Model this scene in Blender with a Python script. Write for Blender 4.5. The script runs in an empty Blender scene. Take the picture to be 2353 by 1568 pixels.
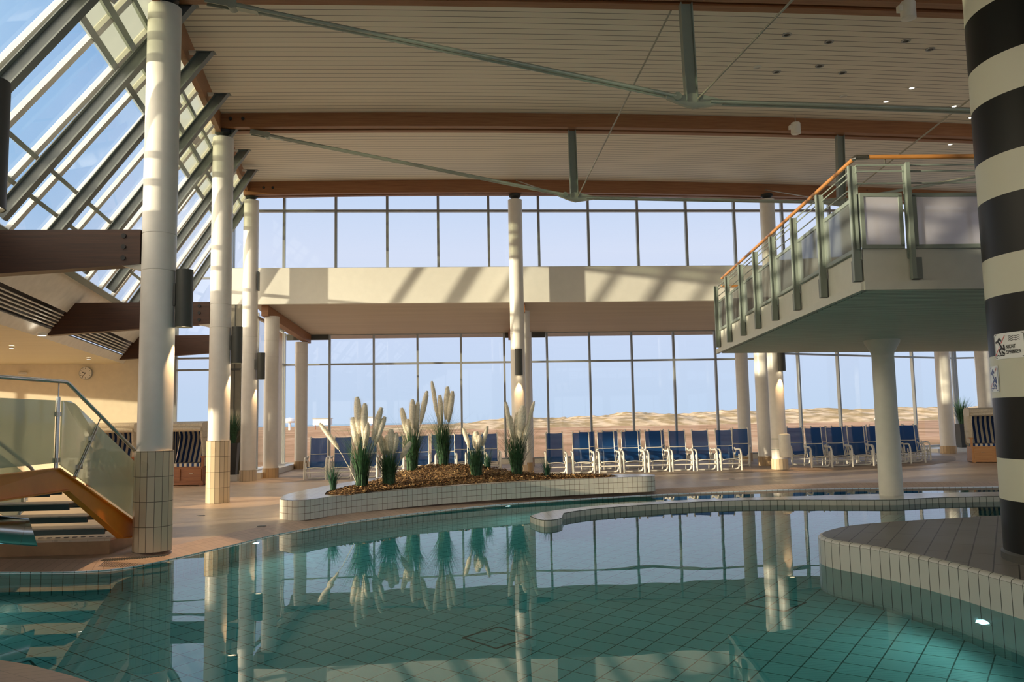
import bpy, math, random
from mathutils import Vector, Matrix
from mathutils.geometry import tessellate_polygon
SC = bpy.context.scene
COL = SC.collection
PI = math.pi
R = math.radians
random.seed(11)

# ------------------------------------------------------------------ camera
FPX = 1880.0
ROLL = R(1.05); PITCH = math.atan(182.6 / FPX); YAW = R(4.0)
cd = bpy.data.cameras.new('camera'); cam = bpy.data.objects.new('camera', cd); COL.objects.link(cam)
fw = Vector((math.sin(YAW) * math.cos(PITCH), math.cos(YAW) * math.cos(PITCH), math.sin(PITCH)))
r0 = Vector((math.cos(YAW), -math.sin(YAW), 0)); u0 = r0.cross(fw)
# the horizon of the photograph rises to the right
rr = r0 * math.cos(ROLL) - u0 * math.sin(ROLL)
uu = r0 * math.sin(ROLL) + u0 * math.cos(ROLL)
m = Matrix((rr, uu, -fw)).transposed().to_4x4(); m.translation = Vector((0, 0, 1.5))
cam.matrix_world = m
cd.sensor_width = 36.0; cd.lens = 36.0 * FPX / 2353.0; cd.clip_start = .05; cd.clip_end = 5000
SC.camera = cam
SC.view_settings.view_transform = 'Standard'; SC.view_settings.look = 'None'
SC.view_settings.gamma = 1.0; SC.view_settings.use_curve_mapping = False
SC.view_settings.exposure = 0.5
SC.cycles.transparent_max_bounces = 24
SC.cycles.max_bounces = 14
SC.cycles.diffuse_bounces = 6
SC.cycles.sample_clamp_indirect = 4.0

# ------------------------------------------------------------------ sun and sky
SUN_AZ = R(22); SUN_EL = R(5.2)          # low evening sun from the left, a little behind the camera
sun_to = Vector((math.cos(SUN_AZ) * math.cos(SUN_EL), math.sin(SUN_AZ) * math.cos(SUN_EL), -math.sin(SUN_EL)))
sd = bpy.data.lights.new('sun', 'SUN'); so = bpy.data.objects.new('sun', sd); COL.objects.link(so)
sd.energy = 4.6; sd.color = (1.0, 0.83, 0.57); sd.angle = R(0.8)
so.rotation_euler = sun_to.to_track_quat('-Z', 'Y').to_euler(); so.location = (-30, -10, 12)

def N(nt, t, **kw):
    n = nt.nodes.new(t)
    for k, v in kw.items():
        if k.startswith('i_'):
            n.inputs[int(k[2:])].default_value = v
        else:
            setattr(n, k, v)
    return n
W = bpy.data.worlds.new('sky'); SC.world = W; W.use_nodes = True
nt = W.node_tree; nt.nodes.clear()
tc = N(nt, 'ShaderNodeTexCoord'); sep = N(nt, 'ShaderNodeSeparateXYZ'); nt.links.new(tc.outputs['Generated'], sep.inputs[0])
rp = N(nt, 'ShaderNodeValToRGB'); nt.links.new(sep.outputs['Z'], rp.inputs[0])
els = rp.color_ramp.elements
els[0].position = 0.0; els[0].color = (0.53, 0.66, 0.85, 1)
els[1].position = 1.0; els[1].color = (0.16, 0.32, 0.62, 1)
for p, c in ((0.10, (0.60, 0.70, 0.91)), (0.20, (0.68, 0.75, 0.93)), (0.30, (0.52, 0.66, 0.90)), (0.42, (0.24, 0.44, 0.74))):
    e = els.new(p); e.color = (*c, 1)
# the sky is brighter and warmer around the low sun
vd = N(nt, 'ShaderNodeVectorMath', operation='DOT_PRODUCT'); nt.links.new(tc.outputs['Generated'], vd.inputs[0])
vd.inputs[1].default_value = tuple(-sun_to)
mx = N(nt, 'ShaderNodeMath', operation='MAXIMUM'); nt.links.new(vd.outputs['Value'], mx.inputs[0]); mx.inputs[1].default_value = 0
pw = N(nt, 'ShaderNodeMath', operation='POWER'); nt.links.new(mx.outputs[0], pw.inputs[0]); pw.inputs[1].default_value = 2.0
gl = N(nt, 'ShaderNodeMix', data_type='RGBA', blend_type='ADD'); nt.links.new(pw.outputs[0], gl.inputs[0])
nt.links.new(rp.outputs[0], gl.inputs[6]); gl.inputs[7].default_value = (6.6, 5.1, 3.2, 1)
# deeper blue sky high up on the left (north-west) side
mx1 = N(nt, 'ShaderNodeMapRange', interpolation_type='SMOOTHSTEP'); nt.links.new(sep.outputs['X'], mx1.inputs[0]); mx1.inputs[1].default_value = -.30; mx1.inputs[2].default_value = -.46
mx2 = N(nt, 'ShaderNodeMapRange', interpolation_type='SMOOTHSTEP'); nt.links.new(sep.outputs['Z'], mx2.inputs[0]); mx2.inputs[1].default_value = .08; mx2.inputs[2].default_value = .30
mx3 = N(nt, 'ShaderNodeMath', operation='MULTIPLY'); nt.links.new(mx1.outputs[0], mx3.inputs[0]); nt.links.new(mx2.outputs[0], mx3.inputs[1])
mx4 = N(nt, 'ShaderNodeMath', operation='MULTIPLY'); nt.links.new(mx3.outputs[0], mx4.inputs[0])
yr = N(nt, 'ShaderNodeMapRange', interpolation_type='SMOOTHSTEP'); nt.links.new(sep.outputs['Y'], yr.inputs[0]); yr.inputs[1].default_value = .1; yr.inputs[2].default_value = .5
nt.links.new(yr.outputs[0], mx4.inputs[1])
bl = N(nt, 'ShaderNodeMix', data_type='RGBA'); nt.links.new(mx4.outputs[0], bl.inputs[0]); nt.links.new(rp.outputs[0], bl.inputs[6]); bl.inputs[7].default_value = (.27, .49, .78, 1)
nt.links.new(bl.outputs[2], gl.inputs[6])
bg = N(nt, 'ShaderNodeBackground'); nt.links.new(gl.outputs[2], bg.inputs[0]); bg.inputs[1].default_value = 0.74
ow = N(nt, 'ShaderNodeOutputWorld'); nt.links.new(bg.outputs[0], ow.inputs[0])

# ------------------------------------------------------------------ materials
M = {}
def base(name):
    mt = bpy.data.materials.new(name); mt.use_nodes = True
    nt = mt.node_tree; nt.nodes.clear()
    out = N(nt, 'ShaderNodeOutputMaterial'); M[name] = mt
    return mt, nt, out
def pbr(name, col, rough=.5, metal=0, var=.06, scale=6, spec=.5, bump=0, bscale=60, coat=0):
    mt, nt, out = base(name)
    b = N(nt, 'ShaderNodeBsdfPrincipled'); nt.links.new(b.outputs[0], out.inputs[0])
    b.inputs['Roughness'].default_value = rough; b.inputs['Metallic'].default_value = metal
    b.inputs['Specular IOR Level'].default_value = spec; b.inputs['Coat Weight'].default_value = coat
    tc = N(nt, 'ShaderNodeTexCoord'); nz = N(nt, 'ShaderNodeTexNoise'); nt.links.new(tc.outputs['Object'], nz.inputs['Vector'])
    nz.inputs['Scale'].default_value = scale; nz.inputs['Detail'].default_value = 4
    mr = N(nt, 'ShaderNodeMapRange'); nt.links.new(nz.outputs[0], mr.inputs[0])
    mr.inputs[1].default_value = .3; mr.inputs[2].default_value = .7; mr.inputs[3].default_value = 1 - var; mr.inputs[4].default_value = 1 + var
    mm = N(nt, 'ShaderNodeVectorMath', operation='SCALE'); mm.inputs[0].default_value = col[:3]; nt.links.new(mr.outputs[0], mm.inputs['Scale'])
    nt.links.new(mm.outputs[0], b.inputs['Base Color'])
    if bump:
        n2 = N(nt, 'ShaderNodeTexNoise'); nt.links.new(tc.outputs['Object'], n2.inputs['Vector']); n2.inputs['Scale'].default_value = bscale
        bp = N(nt, 'ShaderNodeBump'); bp.inputs['Strength'].default_value = bump; bp.inputs['Distance'].default_value = .01
        nt.links.new(n2.outputs[0], bp.inputs['Height']); nt.links.new(bp.outputs[0], b.inputs['Normal'])
    return mt
pbr('white_paint', (.78, .75, .68), .45)
pbr('column_paint', (.78, .75, .69), .35, var=.03, bump=.06, bscale=9)
pbr('wall_cream', (.80, .72, .54), .6, var=.04)
pbr('band_white', (.80, .78, .71), .6, var=.02)
pbr('gallery_white', (.62, .62, .55), .55, var=.03)
pbr('steel_green', (.24, .28, .245), .4, var=.05)
pbr('rafter_steel', (.17, .19, .18), .45, var=.06)
pbr('mullion', (.36, .38, .37), .35, .3, var=.04)
pbr('frame_white', (.72, .70, .64), .4)
pbr('rod_steel', (.36, .40, .34), .35, .2)
pbr('black_steel', (.03, .035, .035), .4)
pbr('chrome', (.55, .54, .50), .22, 1.0, var=.02)
pbr('dark_sconce', (.07, .072, .062), .45, var=.05)
pbr('white_enamel', (.82, .79, .70), .3)
pbr('orange_steel', (.78, .26, .02), .38, var=.10, scale=3)
pbr('tread', (.05, .08, .08), .5)
pbr('plinth_tile', (.34, .19, .09), .5, var=.12)
pbr('pot_grey', (.045, .045, .04), .5)
pbr('rod_thin', (.35, .34, .28), .4, .3)
pbr('leaf', (.035, .105, .045), .5, var=.6, scale=22)
pbr('leaf_blue', (.03, .11, .06), .5, var=.35, scale=14)
pbr('plume', (.92, .86, .72), .9, var=.18, scale=30, bump=.6, bscale=120)
pbr('stem', (.30, .30, .12), .7)
pbr('clock_face', (.85, .83, .76), .4, var=.01)
pbr('ink', (.012, .012, .012), .5, var=.01)
pbr('sign_white', (.86, .87, .86), .35, var=.01)
pbr('sign_blue', (.03, .06, .22), .4, var=.01)
pbr('sign_red', (.62, .04, .03), .4, var=.01)
pbr('wicker_white', (.70, .63, .50), .75, var=.12, scale=30, bump=.8, bscale=90)
pbr('sand_build', (.8, .8, .82), .7)
pbr('drain_steel', (.10, .10, .09), .5)
pbr('panel_olive', (.20, .18, .13), .35)
pbr('roof_outer', (.4, .4, .4), .8)

mt, nt, out = base('gravel')
b = N(nt, 'ShaderNodeBsdfPrincipled'); nt.links.new(b.outputs[0], out.inputs[0]); b.inputs['Roughness'].default_value = .9
tcn = N(nt, 'ShaderNodeTexCoord'); vo = N(nt, 'ShaderNodeTexVoronoi'); nt.links.new(tcn.outputs['Object'], vo.inputs['Vector']); vo.inputs['Scale'].default_value = 26
sp = N(nt, 'ShaderNodeSeparateColor'); nt.links.new(vo.outputs['Color'], sp.inputs[0])
rp = N(nt, 'ShaderNodeValToRGB'); nt.links.new(sp.outputs[0], rp.inputs[0]); e = rp.color_ramp.elements
e[0].position = 0; e[0].color = (.045, .022, .010, 1); e[1].position = 1; e[1].color = (.52, .34, .15, 1); x = e.new(.55); x.color = (.20, .10, .035, 1)
nt.links.new(rp.outputs[0], b.inputs['Base Color'])
bp = N(nt, 'ShaderNodeBump'); bp.inputs['Strength'].default_value = 1; bp.inputs['Distance'].default_value = .02; nt.links.new(vo.outputs['Distance'], bp.inputs['Height']); bp.invert = True; nt.links.new(bp.outputs[0], b.inputs['Normal'])
def wood(name, c1, c2, rough=.5, stretch=(0.5, 8, 14)):
    mt, nt, out = base(name)
    b = N(nt, 'ShaderNodeBsdfPrincipled'); nt.links.new(b.outputs[0], out.inputs[0]); b.inputs['Roughness'].default_value = rough
    tc = N(nt, 'ShaderNodeTexCoord'); mp = N(nt, 'ShaderNodeMapping'); nt.links.new(tc.outputs['Object'], mp.inputs[0])
    mp.inputs['Scale'].default_value = stretch
    nz = N(nt, 'ShaderNodeTexNoise'); nt.links.new(mp.outputs[0], nz.inputs['Vector']); nz.inputs['Scale'].default_value = 3; nz.inputs['Detail'].default_value = 8
    nz.inputs['Roughness'].default_value = .65
    rp = N(nt, 'ShaderNodeValToRGB'); nt.links.new(nz.outputs[0], rp.inputs[0])
    rp.color_ramp.elements[0].position = .32; rp.color_ramp.elements[0].color = (*c1, 1)
    rp.color_ramp.elements[1].position = .68; rp.color_ramp.elements[1].color = (*c2, 1)
    # small dark knots
    vo = N(nt, 'ShaderNodeTexVoronoi'); nt.links.new(tc.outputs['Object'], vo.inputs['Vector']); vo.inputs['Scale'].default_value = 1.6
    ms = N(nt, 'ShaderNodeMapRange'); nt.links.new(vo.outputs['Distance'], ms.inputs[0]); ms.inputs[1].default_value = .02; ms.inputs[2].default_value = .06
    ms.inputs[3].default_value = .45; ms.inputs[4].default_value = 1
    vm = N(nt, 'ShaderNodeVectorMath', operation='SCALE'); nt.links.new(rp.outputs[0], vm.inputs[0]); nt.links.new(ms.outputs[0], vm.inputs['Scale'])
    nt.links.new(vm.outputs[0], b.inputs['Base Color'])
wood('glulam', (.24, .098, .04), (.36, .165, .068), .45)
wood('dark_glulam', (.045, .018, .009), (.085, .033, .016), .5)
wood('rail_wood', (.50, .20, .05), (.62, .28, .08), .3)
wood('teak', (.20, .06, .018), (.34, .12, .035), .4)
wood('teak_light', (.48, .22, .07), (.60, .32, .12), .45)

def planks(name, c, axis, pitch, gap, dark=.25, rough=.55, rot=0.0):
    mt, nt, out = base(name)
    b = N(nt, 'ShaderNodeBsdfPrincipled'); nt.links.new(b.outputs[0], out.inputs[0]); b.inputs['Roughness'].default_value = rough
    tc = N(nt, 'ShaderNodeTexCoord'); mp = N(nt, 'ShaderNodeMapping'); mp.inputs['Rotation'].default_value = (0, 0, rot)
    nt.links.new(tc.outputs['Object'], mp.inputs[0])
    sp = N(nt, 'ShaderNodeSeparateXYZ'); nt.links.new(mp.outputs[0], sp.inputs[0])
    dv = N(nt, 'ShaderNodeMath', operation='DIVIDE'); nt.links.new(sp.outputs[axis], dv.inputs[0]); dv.inputs[1].default_value = pitch
    fr = N(nt, 'ShaderNodeMath', operation='FRACT'); nt.links.new(dv.outputs[0], fr.inputs[0])
    lt = N(nt, 'ShaderNodeMath', operation='LESS_THAN'); nt.links.new(fr.outputs[0], lt.inputs[0]); lt.inputs[1].default_value = gap / pitch
    fl = N(nt, 'ShaderNodeMath', operation='FLOOR'); nt.links.new(dv.outputs[0], fl.inputs[0])
    wn = N(nt, 'ShaderNodeTexWhiteNoise', noise_dimensions='1D'); nt.links.new(fl.outputs[0], wn.inputs['W'])
    mr = N(nt, 'ShaderNodeMapRange'); nt.links.new(wn.outputs['Value'], mr.inputs[0]); mr.inputs[3].default_value = .97; mr.inputs[4].default_value = 1.03
    vs = N(nt, 'ShaderNodeVectorMath', operation='SCALE'); vs.inputs[0].default_value = c; nt.links.new(mr.outputs[0], vs.inputs['Scale'])
    mxx = N(nt, 'ShaderNodeMix', data_type='RGBA'); nt.links.new(lt.outputs[0], mxx.inputs[0]); nt.links.new(vs.outputs[0], mxx.inputs[6])
    mxx.inputs[7].default_value = (c[0] * dark, c[1] * dark, c[2] * dark, 1)
    nt.links.new(mxx.outputs[2], b.inputs['Base Color'])
planks('ceiling_planks', (.80, .74, .62), 1, .205, .020, .22)
planks('soffit_planks', (.66, .60, .50), 0, .20, .010, .6, rot=R(90))
planks('annex_planks', (.66, .60, .44), 0, .12, .008, .6, rot=R(90))
planks('gallery_planks', (.72, .79, .70), 1, .11, .022, .25)

def tiles(name, c, grout, sx, sy, gw=.006, uv=True, rough=.3, var=.06, rot=0.0, bump=.25, offset=0.0, big=.0):
    mt, nt, out = base(name)
    b = N(nt, 'ShaderNodeBsdfPrincipled'); nt.links.new(b.outputs[0], out.inputs[0]); b.inputs['Roughness'].default_value = rough
    tc = N(nt, 'ShaderNodeTexCoord'); mp = N(nt, 'ShaderNodeMapping'); mp.inputs['Rotation'].default_value = (0, 0, rot)
    nt.links.new(tc.outputs['UV' if uv else 'Object'], mp.inputs[0])
    br = N(nt, 'ShaderNodeTexBrick'); nt.links.new(mp.outputs[0], br.inputs['Vector'])
    br.offset = offset; br.squash = 1; br.inputs['Scale'].default_value = 1.0
    br.inputs['Brick Width'].default_value = sx; br.inputs['Row Height'].default_value = sy
    br.inputs['Mortar Size'].default_value = gw / 2; br.inputs['Mortar Smooth'].default_value = .1; br.inputs['Bias'].default_value = 0
    br.inputs['Color1'].default_value = tuple(x * (1 - var) for x in c) + (1,)
    br.inputs['Color2'].default_value = tuple(x * (1 + var) for x in c) + (1,)
    br.inputs['Mortar'].default_value = grout + (1,)
    nz = N(nt, 'ShaderNodeTexNoise'); nt.links.new(tc.outputs['Object'], nz.inputs['Vector']); nz.inputs['Scale'].default_value = 1.3; nz.inputs['Detail'].default_value = 5
    mr = N(nt, 'ShaderNodeMapRange'); nt.links.new(nz.outputs[0], mr.inputs[0]); mr.inputs[1].default_value = .3; mr.inputs[2].default_value = .7
    mr.inputs[3].default_value = 1 - big - .03; mr.inputs[4].default_value = 1 + big + .03
    vs = N(nt, 'ShaderNodeVectorMath', operation='SCALE'); nt.links.new(br.outputs['Color'], vs.inputs[0]); nt.links.new(mr.outputs[0], vs.inputs['Scale'])
    nt.links.new(vs.outputs[0], b.inputs['Base Color'])
    r2 = N(nt, 'ShaderNodeMapRange'); nt.links.new(nz.outputs[0], r2.inputs[0]); r2.inputs[3].default_value = rough * .75; r2.inputs[4].default_value = rough * 1.3
    nt.links.new(r2.outputs[0], b.inputs['Roughness'])
    if bump:
        bp = N(nt, 'ShaderNodeBump'); bp.inputs['Strength'].default_value = bump; bp.inputs['Distance'].default_value = .004; bp.invert = True
        nt.links.new(br.outputs['Fac'], bp.inputs['Height']); nt.links.new(bp.outputs[0], b.inputs['Normal'])
    return mt
tiles('floor_tiles', (.58, .46, .35), (.44, .34, .25), .20, .10, .006, uv=False, rough=.38, var=.05, rot=R(8), big=.08)
tiles('wet_stone', (.42, .33, .25), (.30, .23, .17), .42, .30, .012, uv=False, rough=.6, var=.18, rot=R(20), offset=.4, big=.25)
tiles('coping_tiles', (.62, .47, .38), (.40, .29, .22), .115, .24, .007, rough=.35, big=.05)
tiles('planter_tiles', (.72, .69, .61), (.20, .14, .09), .105, .105, .007, rough=.25, var=.05)
tiles('planter_top', (.66, .64, .60), (.45, .42, .38), .12, .12, .005, rough=.2, var=.04, uv=False)
tiles('rim_tiles', (.52, .53, .47), (.10, .11, .09), .125, .25, .010, rough=.25, var=.05)
tiles('island_wall', (.50, .51, .48), (.05, .055, .05), .125, 10.0, .008, rough=.25, var=.03)
tiles('island_floor', (.23, .215, .19), (.06, .055, .05), 1.1, .185, .012, uv=False, rough=.4, var=.04, rot=R(-55), offset=.5)
tiles('pool_tiles', (.68, .82, .82), (.08, .12, .11), .25, .25, .011, uv=False, rough=.4, var=.04, rot=R(-51), offset=0)
tiles('pool_wall', (.68, .80, .80), (.08, .12, .11), .125, .25, .010, rough=.4, var=.04)
tiles('column_tiles', (.64, .52, .35), (.14, .10, .06), .0887, .30, .008, rough=.3, var=.08)
tiles('base_tiles', (.54, .38, .21), (.25, .16, .09), .0887, .9, .006, rough=.4, var=.10)

def striped(name, c1, c2, pitch, axis='u'):
    mt, nt, out = base(name)
    b = N(nt, 'ShaderNodeBsdfPrincipled'); nt.links.new(b.outputs[0], out.inputs[0]); b.inputs['Roughness'].default_value = .85
    tc = N(nt, 'ShaderNodeTexCoord'); sp = N(nt, 'ShaderNodeSeparateXYZ'); nt.links.new(tc.outputs['UV'], sp.inputs[0])
    dv = N(nt, 'ShaderNodeMath', operation='DIVIDE'); nt.links.new(sp.outputs[0], dv.inputs[0]); dv.inputs[1].default_value = pitch
    fr = N(nt, 'ShaderNodeMath', operation='FRACT'); nt.links.new(dv.outputs[0], fr.inputs[0])
    lt = N(nt, 'ShaderNodeMath', operation='LESS_THAN'); nt.links.new(fr.outputs[0], lt.inputs[0]); lt.inputs[1].default_value = .5
    mxx = N(nt, 'ShaderNodeMix', data_type='RGBA'); nt.links.new(lt.outputs[0], mxx.inputs[0])
    mxx.inputs[6].default_value = (*c1, 1); mxx.inputs[7].default_value = (*c2, 1)
    nt.links.new(mxx.outputs[2], b.inputs['Base Color'])
striped('beach_stripes', (.68, .62, .50), (.012, .045, .17), .13)

# black and white bands of the big column (world height)
mt, nt, out = base('column_bands')
b = N(nt, 'ShaderNodeBsdfPrincipled'); nt.links.new(b.outputs[0], out.inputs[0]); b.inputs['Roughness'].default_value = .35; b.inputs['Specular IOR Level'].default_value = .2
tc = N(nt, 'ShaderNodeTexCoord'); sp = N(nt, 'ShaderNodeSeparateXYZ'); nt.links.new(tc.outputs['Object'], sp.inputs[0])
acc = None
for lo, hi in [(1.5 + (a_ - 1.5) * .9785, 1.5 + (b_ - 1.5) * .9785) for a_, b_ in ((-.2, .71), (1.08, 1.624), (2.005, 2.542), (2.902, 3.437), (3.813, 4.343), (4.719, 5.224), (5.62, 6.15), (6.55, 7.1))]:
    g = N(nt, 'ShaderNodeMath', operation='GREATER_THAN'); nt.links.new(sp.outputs[2], g.inputs[0]); g.inputs[1].default_value = lo
    l = N(nt, 'ShaderNodeMath', operation='LESS_THAN'); nt.links.new(sp.outputs[2], l.inputs[0]); l.inputs[1].default_value = hi
    x = N(nt, 'ShaderNodeMath', operation='MULTIPLY'); nt.links.new(g.outputs[0], x.inputs[0]); nt.links.new(l.outputs[0], x.inputs[1])
    if acc is None: acc = x
    else:
        a = N(nt, 'ShaderNodeMath', operation='ADD'); nt.links.new(acc.outputs[0], a.inputs[0]); nt.links.new(x.outputs[0], a.inputs[1]); acc = a
mxx = N(nt, 'ShaderNodeMix', data_type='RGBA'); nt.links.new(acc.outputs[0], mxx.inputs[0])
mxx.inputs[6].default_value = (.66, .65, .53, 1); mxx.inputs[7].default_value = (.010, .011, .010, 1)
nt.links.new(mxx.outputs[2], b.inputs['Base Color'])

def glass(name, tint=(.97, .985, .99), ior=1.45, rough=0.0, refl=1.0):
    mt, nt, out = base(name)
    tr = N(nt, 'ShaderNodeBsdfTransparent'); tr.inputs[0].default_value = (*tint, 1)
    gs = N(nt, 'ShaderNodeBsdfGlossy'); gs.inputs['Roughness'].default_value = rough
    fr = N(nt, 'ShaderNodeFresnel'); fr.inputs[0].default_value = ior
    ml = N(nt, 'ShaderNodeMath', operation='MULTIPLY'); nt.links.new(fr.outputs[0], ml.inputs[0]); ml.inputs[1].default_value = refl
    mi = N(nt, 'ShaderNodeMixShader'); nt.links.new(ml.outputs[0], mi.inputs[0]); nt.links.new(tr.outputs[0], mi.inputs[1]); nt.links.new(gs.outputs[0], mi.inputs[2])
    nt.links.new(mi.outputs[0], out.inputs[0])
glass('window_glass')
glass('roof_glass', (.90, .96, .99), refl=.7)
def frosted(name, col, dens, tint, refl=1.0):
    mt, nt, out = base(name)
    tr = N(nt, 'ShaderNodeBsdfTransparent'); tr.inputs[0].default_value = (*tint, 1)
    df = N(nt, 'ShaderNodeBsdfDiffuse'); df.inputs[0].default_value = (*col, 1)
    tl = N(nt, 'ShaderNodeBsdfTranslucent'); tl.inputs[0].default_value = (*col, 1)
    ad = N(nt, 'ShaderNodeMixShader'); ad.inputs[0].default_value = .5; nt.links.new(df.outputs[0], ad.inputs[1]); nt.links.new(tl.outputs[0], ad.inputs[2])
    mi = N(nt, 'ShaderNodeMixShader'); mi.inputs[0].default_value = dens; nt.links.new(tr.outputs[0], mi.inputs[1]); nt.links.new(ad.outputs[0], mi.inputs[2])
    gs = N(nt, 'ShaderNodeBsdfGlossy'); gs.inputs['Roughness'].default_value = .03
    fr = N(nt, 'ShaderNodeFresnel'); fr.inputs[0].default_value = 1.4
    fm = N(nt, 'ShaderNodeMath', operation='MULTIPLY'); nt.links.new(fr.outputs[0], fm.inputs[0]); fm.inputs[1].default_value = refl
    m2 = N(nt, 'ShaderNodeMixShader'); nt.links.new(fm.outputs[0], m2.inputs[0]); nt.links.new(mi.outputs[0], m2.inputs[1]); nt.links.new(gs.outputs[0], m2.inputs[2])
    nt.links.new(m2.outputs[0], out.inputs[0])
frosted('gallery_glass', (.72, .78, .80), .26, (.92, .95, .95))
frosted('frosted_glass', (.90, .88, .95), .80, (.9, .9, .95))
frosted('stair_glass', (.74, .78, .64), .62, (.88, .93, .86), .25)
frosted('green_glass', (.42, .43, .30), .62, (.6, .7, .6), .6)
frosted('sling_mesh', (.022, .10, .30), .84, (.4, .5, .75), .5)

# water: refracting surface with a faint ripple, teal body
mt, nt, out = base('water')
rf = N(nt, 'ShaderNodeBsdfRefraction'); rf.inputs['IOR'].default_value = 1.33; rf.inputs['Roughness'].default_value = 0.0
rf.inputs[0].default_value = (.36, .86, .91, 1)
gs = N(nt, 'ShaderNodeBsdfGlossy'); gs.inputs['Roughness'].default_value = 0.0
fr = N(nt, 'ShaderNodeFresnel'); fr.inputs[0].default_value = 1.33
tcn = N(nt, 'ShaderNodeTexCoord'); nz = N(nt, 'ShaderNodeTexNoise'); nt.links.new(tcn.outputs['Object'], nz.inputs['Vector']); nz.inputs['Scale'].default_value = 1.1; nz.inputs['Detail'].default_value = 1.5
bp = N(nt, 'ShaderNodeBump'); bp.inputs['Strength'].default_value = .10; bp.inputs['Distance'].default_value = .02
nt.links.new(nz.outputs[0], bp.inputs['Height'])
for s_ in (rf, gs, fr): nt.links.new(bp.outputs[0], s_.inputs['Normal'])
mi = N(nt, 'ShaderNodeMixShader'); nt.links.new(fr.outputs[0], mi.inputs[0]); nt.links.new(rf.outputs[0], mi.inputs[1]); nt.links.new(gs.outputs[0], mi.inputs[2])
nt.links.new(mi.outputs[0], out.inputs[0])

def emit(name, col, s):
    mt, nt, out = base(name)
    e = N(nt, 'ShaderNodeEmission'); e.inputs[0].default_value = (*col, 1); e.inputs[1].default_value = s
    nt.links.new(e.outputs[0], out.inputs[0])
emit('lamp_warm', (1, .80, .50), 4)
emit('lamp_white', (1, .93, .80), 8)
emit('pool_lamp', (.85, .92, 1), 8)

# dune land outside
mt, nt, out = base('dune_land')
b = N(nt, 'ShaderNodeBsdfPrincipled'); nt.links.new(b.outputs[0], out.inputs[0]); b.inputs['Roughness'].default_value = 1; b.inputs['Specular IOR Level'].default_value = 0
tcn = N(nt, 'ShaderNodeTexCoord'); mp = N(nt, 'ShaderNodeMapping'); nt.links.new(tcn.outputs['Object'], mp.inputs[0]); mp.inputs['Scale'].default_value = (.10, .03, .3)
nz = N(nt, 'ShaderNodeTexNoise'); nt.links.new(mp.outputs[0], nz.inputs['Vector']); nz.inputs['Scale'].default_value = 1; nz.inputs['Detail'].default_value = 9; nz.inputs['Roughness'].default_value = .7
rp = N(nt, 'ShaderNodeValToRGB'); nt.links.new(nz.outputs[0], rp.inputs[0])
e = rp.color_ramp.elements
e[0].position = .36; e[0].color = (.25, .17, .10, 1); e[1].position = .66; e[1].color = (.60, .46, .32, 1)
x = e.new(.5); x.color = (.42, .26, .17, 1)
nt.links.new(rp.outputs[0], b.inputs['Base Color'])
mt, nt, out = base('dune_sand')
b = N(nt, 'ShaderNodeBsdfPrincipled'); nt.links.new(b.outputs[0], out.inputs[0]); b.inputs['Roughness'].default_value = 1; b.inputs['Specular IOR Level'].default_value = 0
tcn = N(nt, 'ShaderNodeTexCoord'); mp = N(nt, 'ShaderNodeMapping'); nt.links.new(tcn.outputs['Object'], mp.inputs[0]); mp.inputs['Scale'].default_value = (.22, .16, 1.2)
nz = N(nt, 'ShaderNodeTexNoise'); nt.links.new(mp.outputs[0], nz.inputs['Vector']); nz.inputs['Scale'].default_value = 1; nz.inputs['Detail'].default_value = 6
rp = N(nt, 'ShaderNodeValToRGB'); nt.links.new(nz.outputs[0], rp.inputs[0])
e = rp.color_ramp.elements
e[0].position = .42; e[0].color = (.30, .23, .13, 1); e[1].position = .62; e[1].color = (.60, .48, .35, 1)
nt.links.new(rp.outputs[0], b.inputs['Base Color'])
pbr('sea', (.25, .38, .50), .5)

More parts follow.
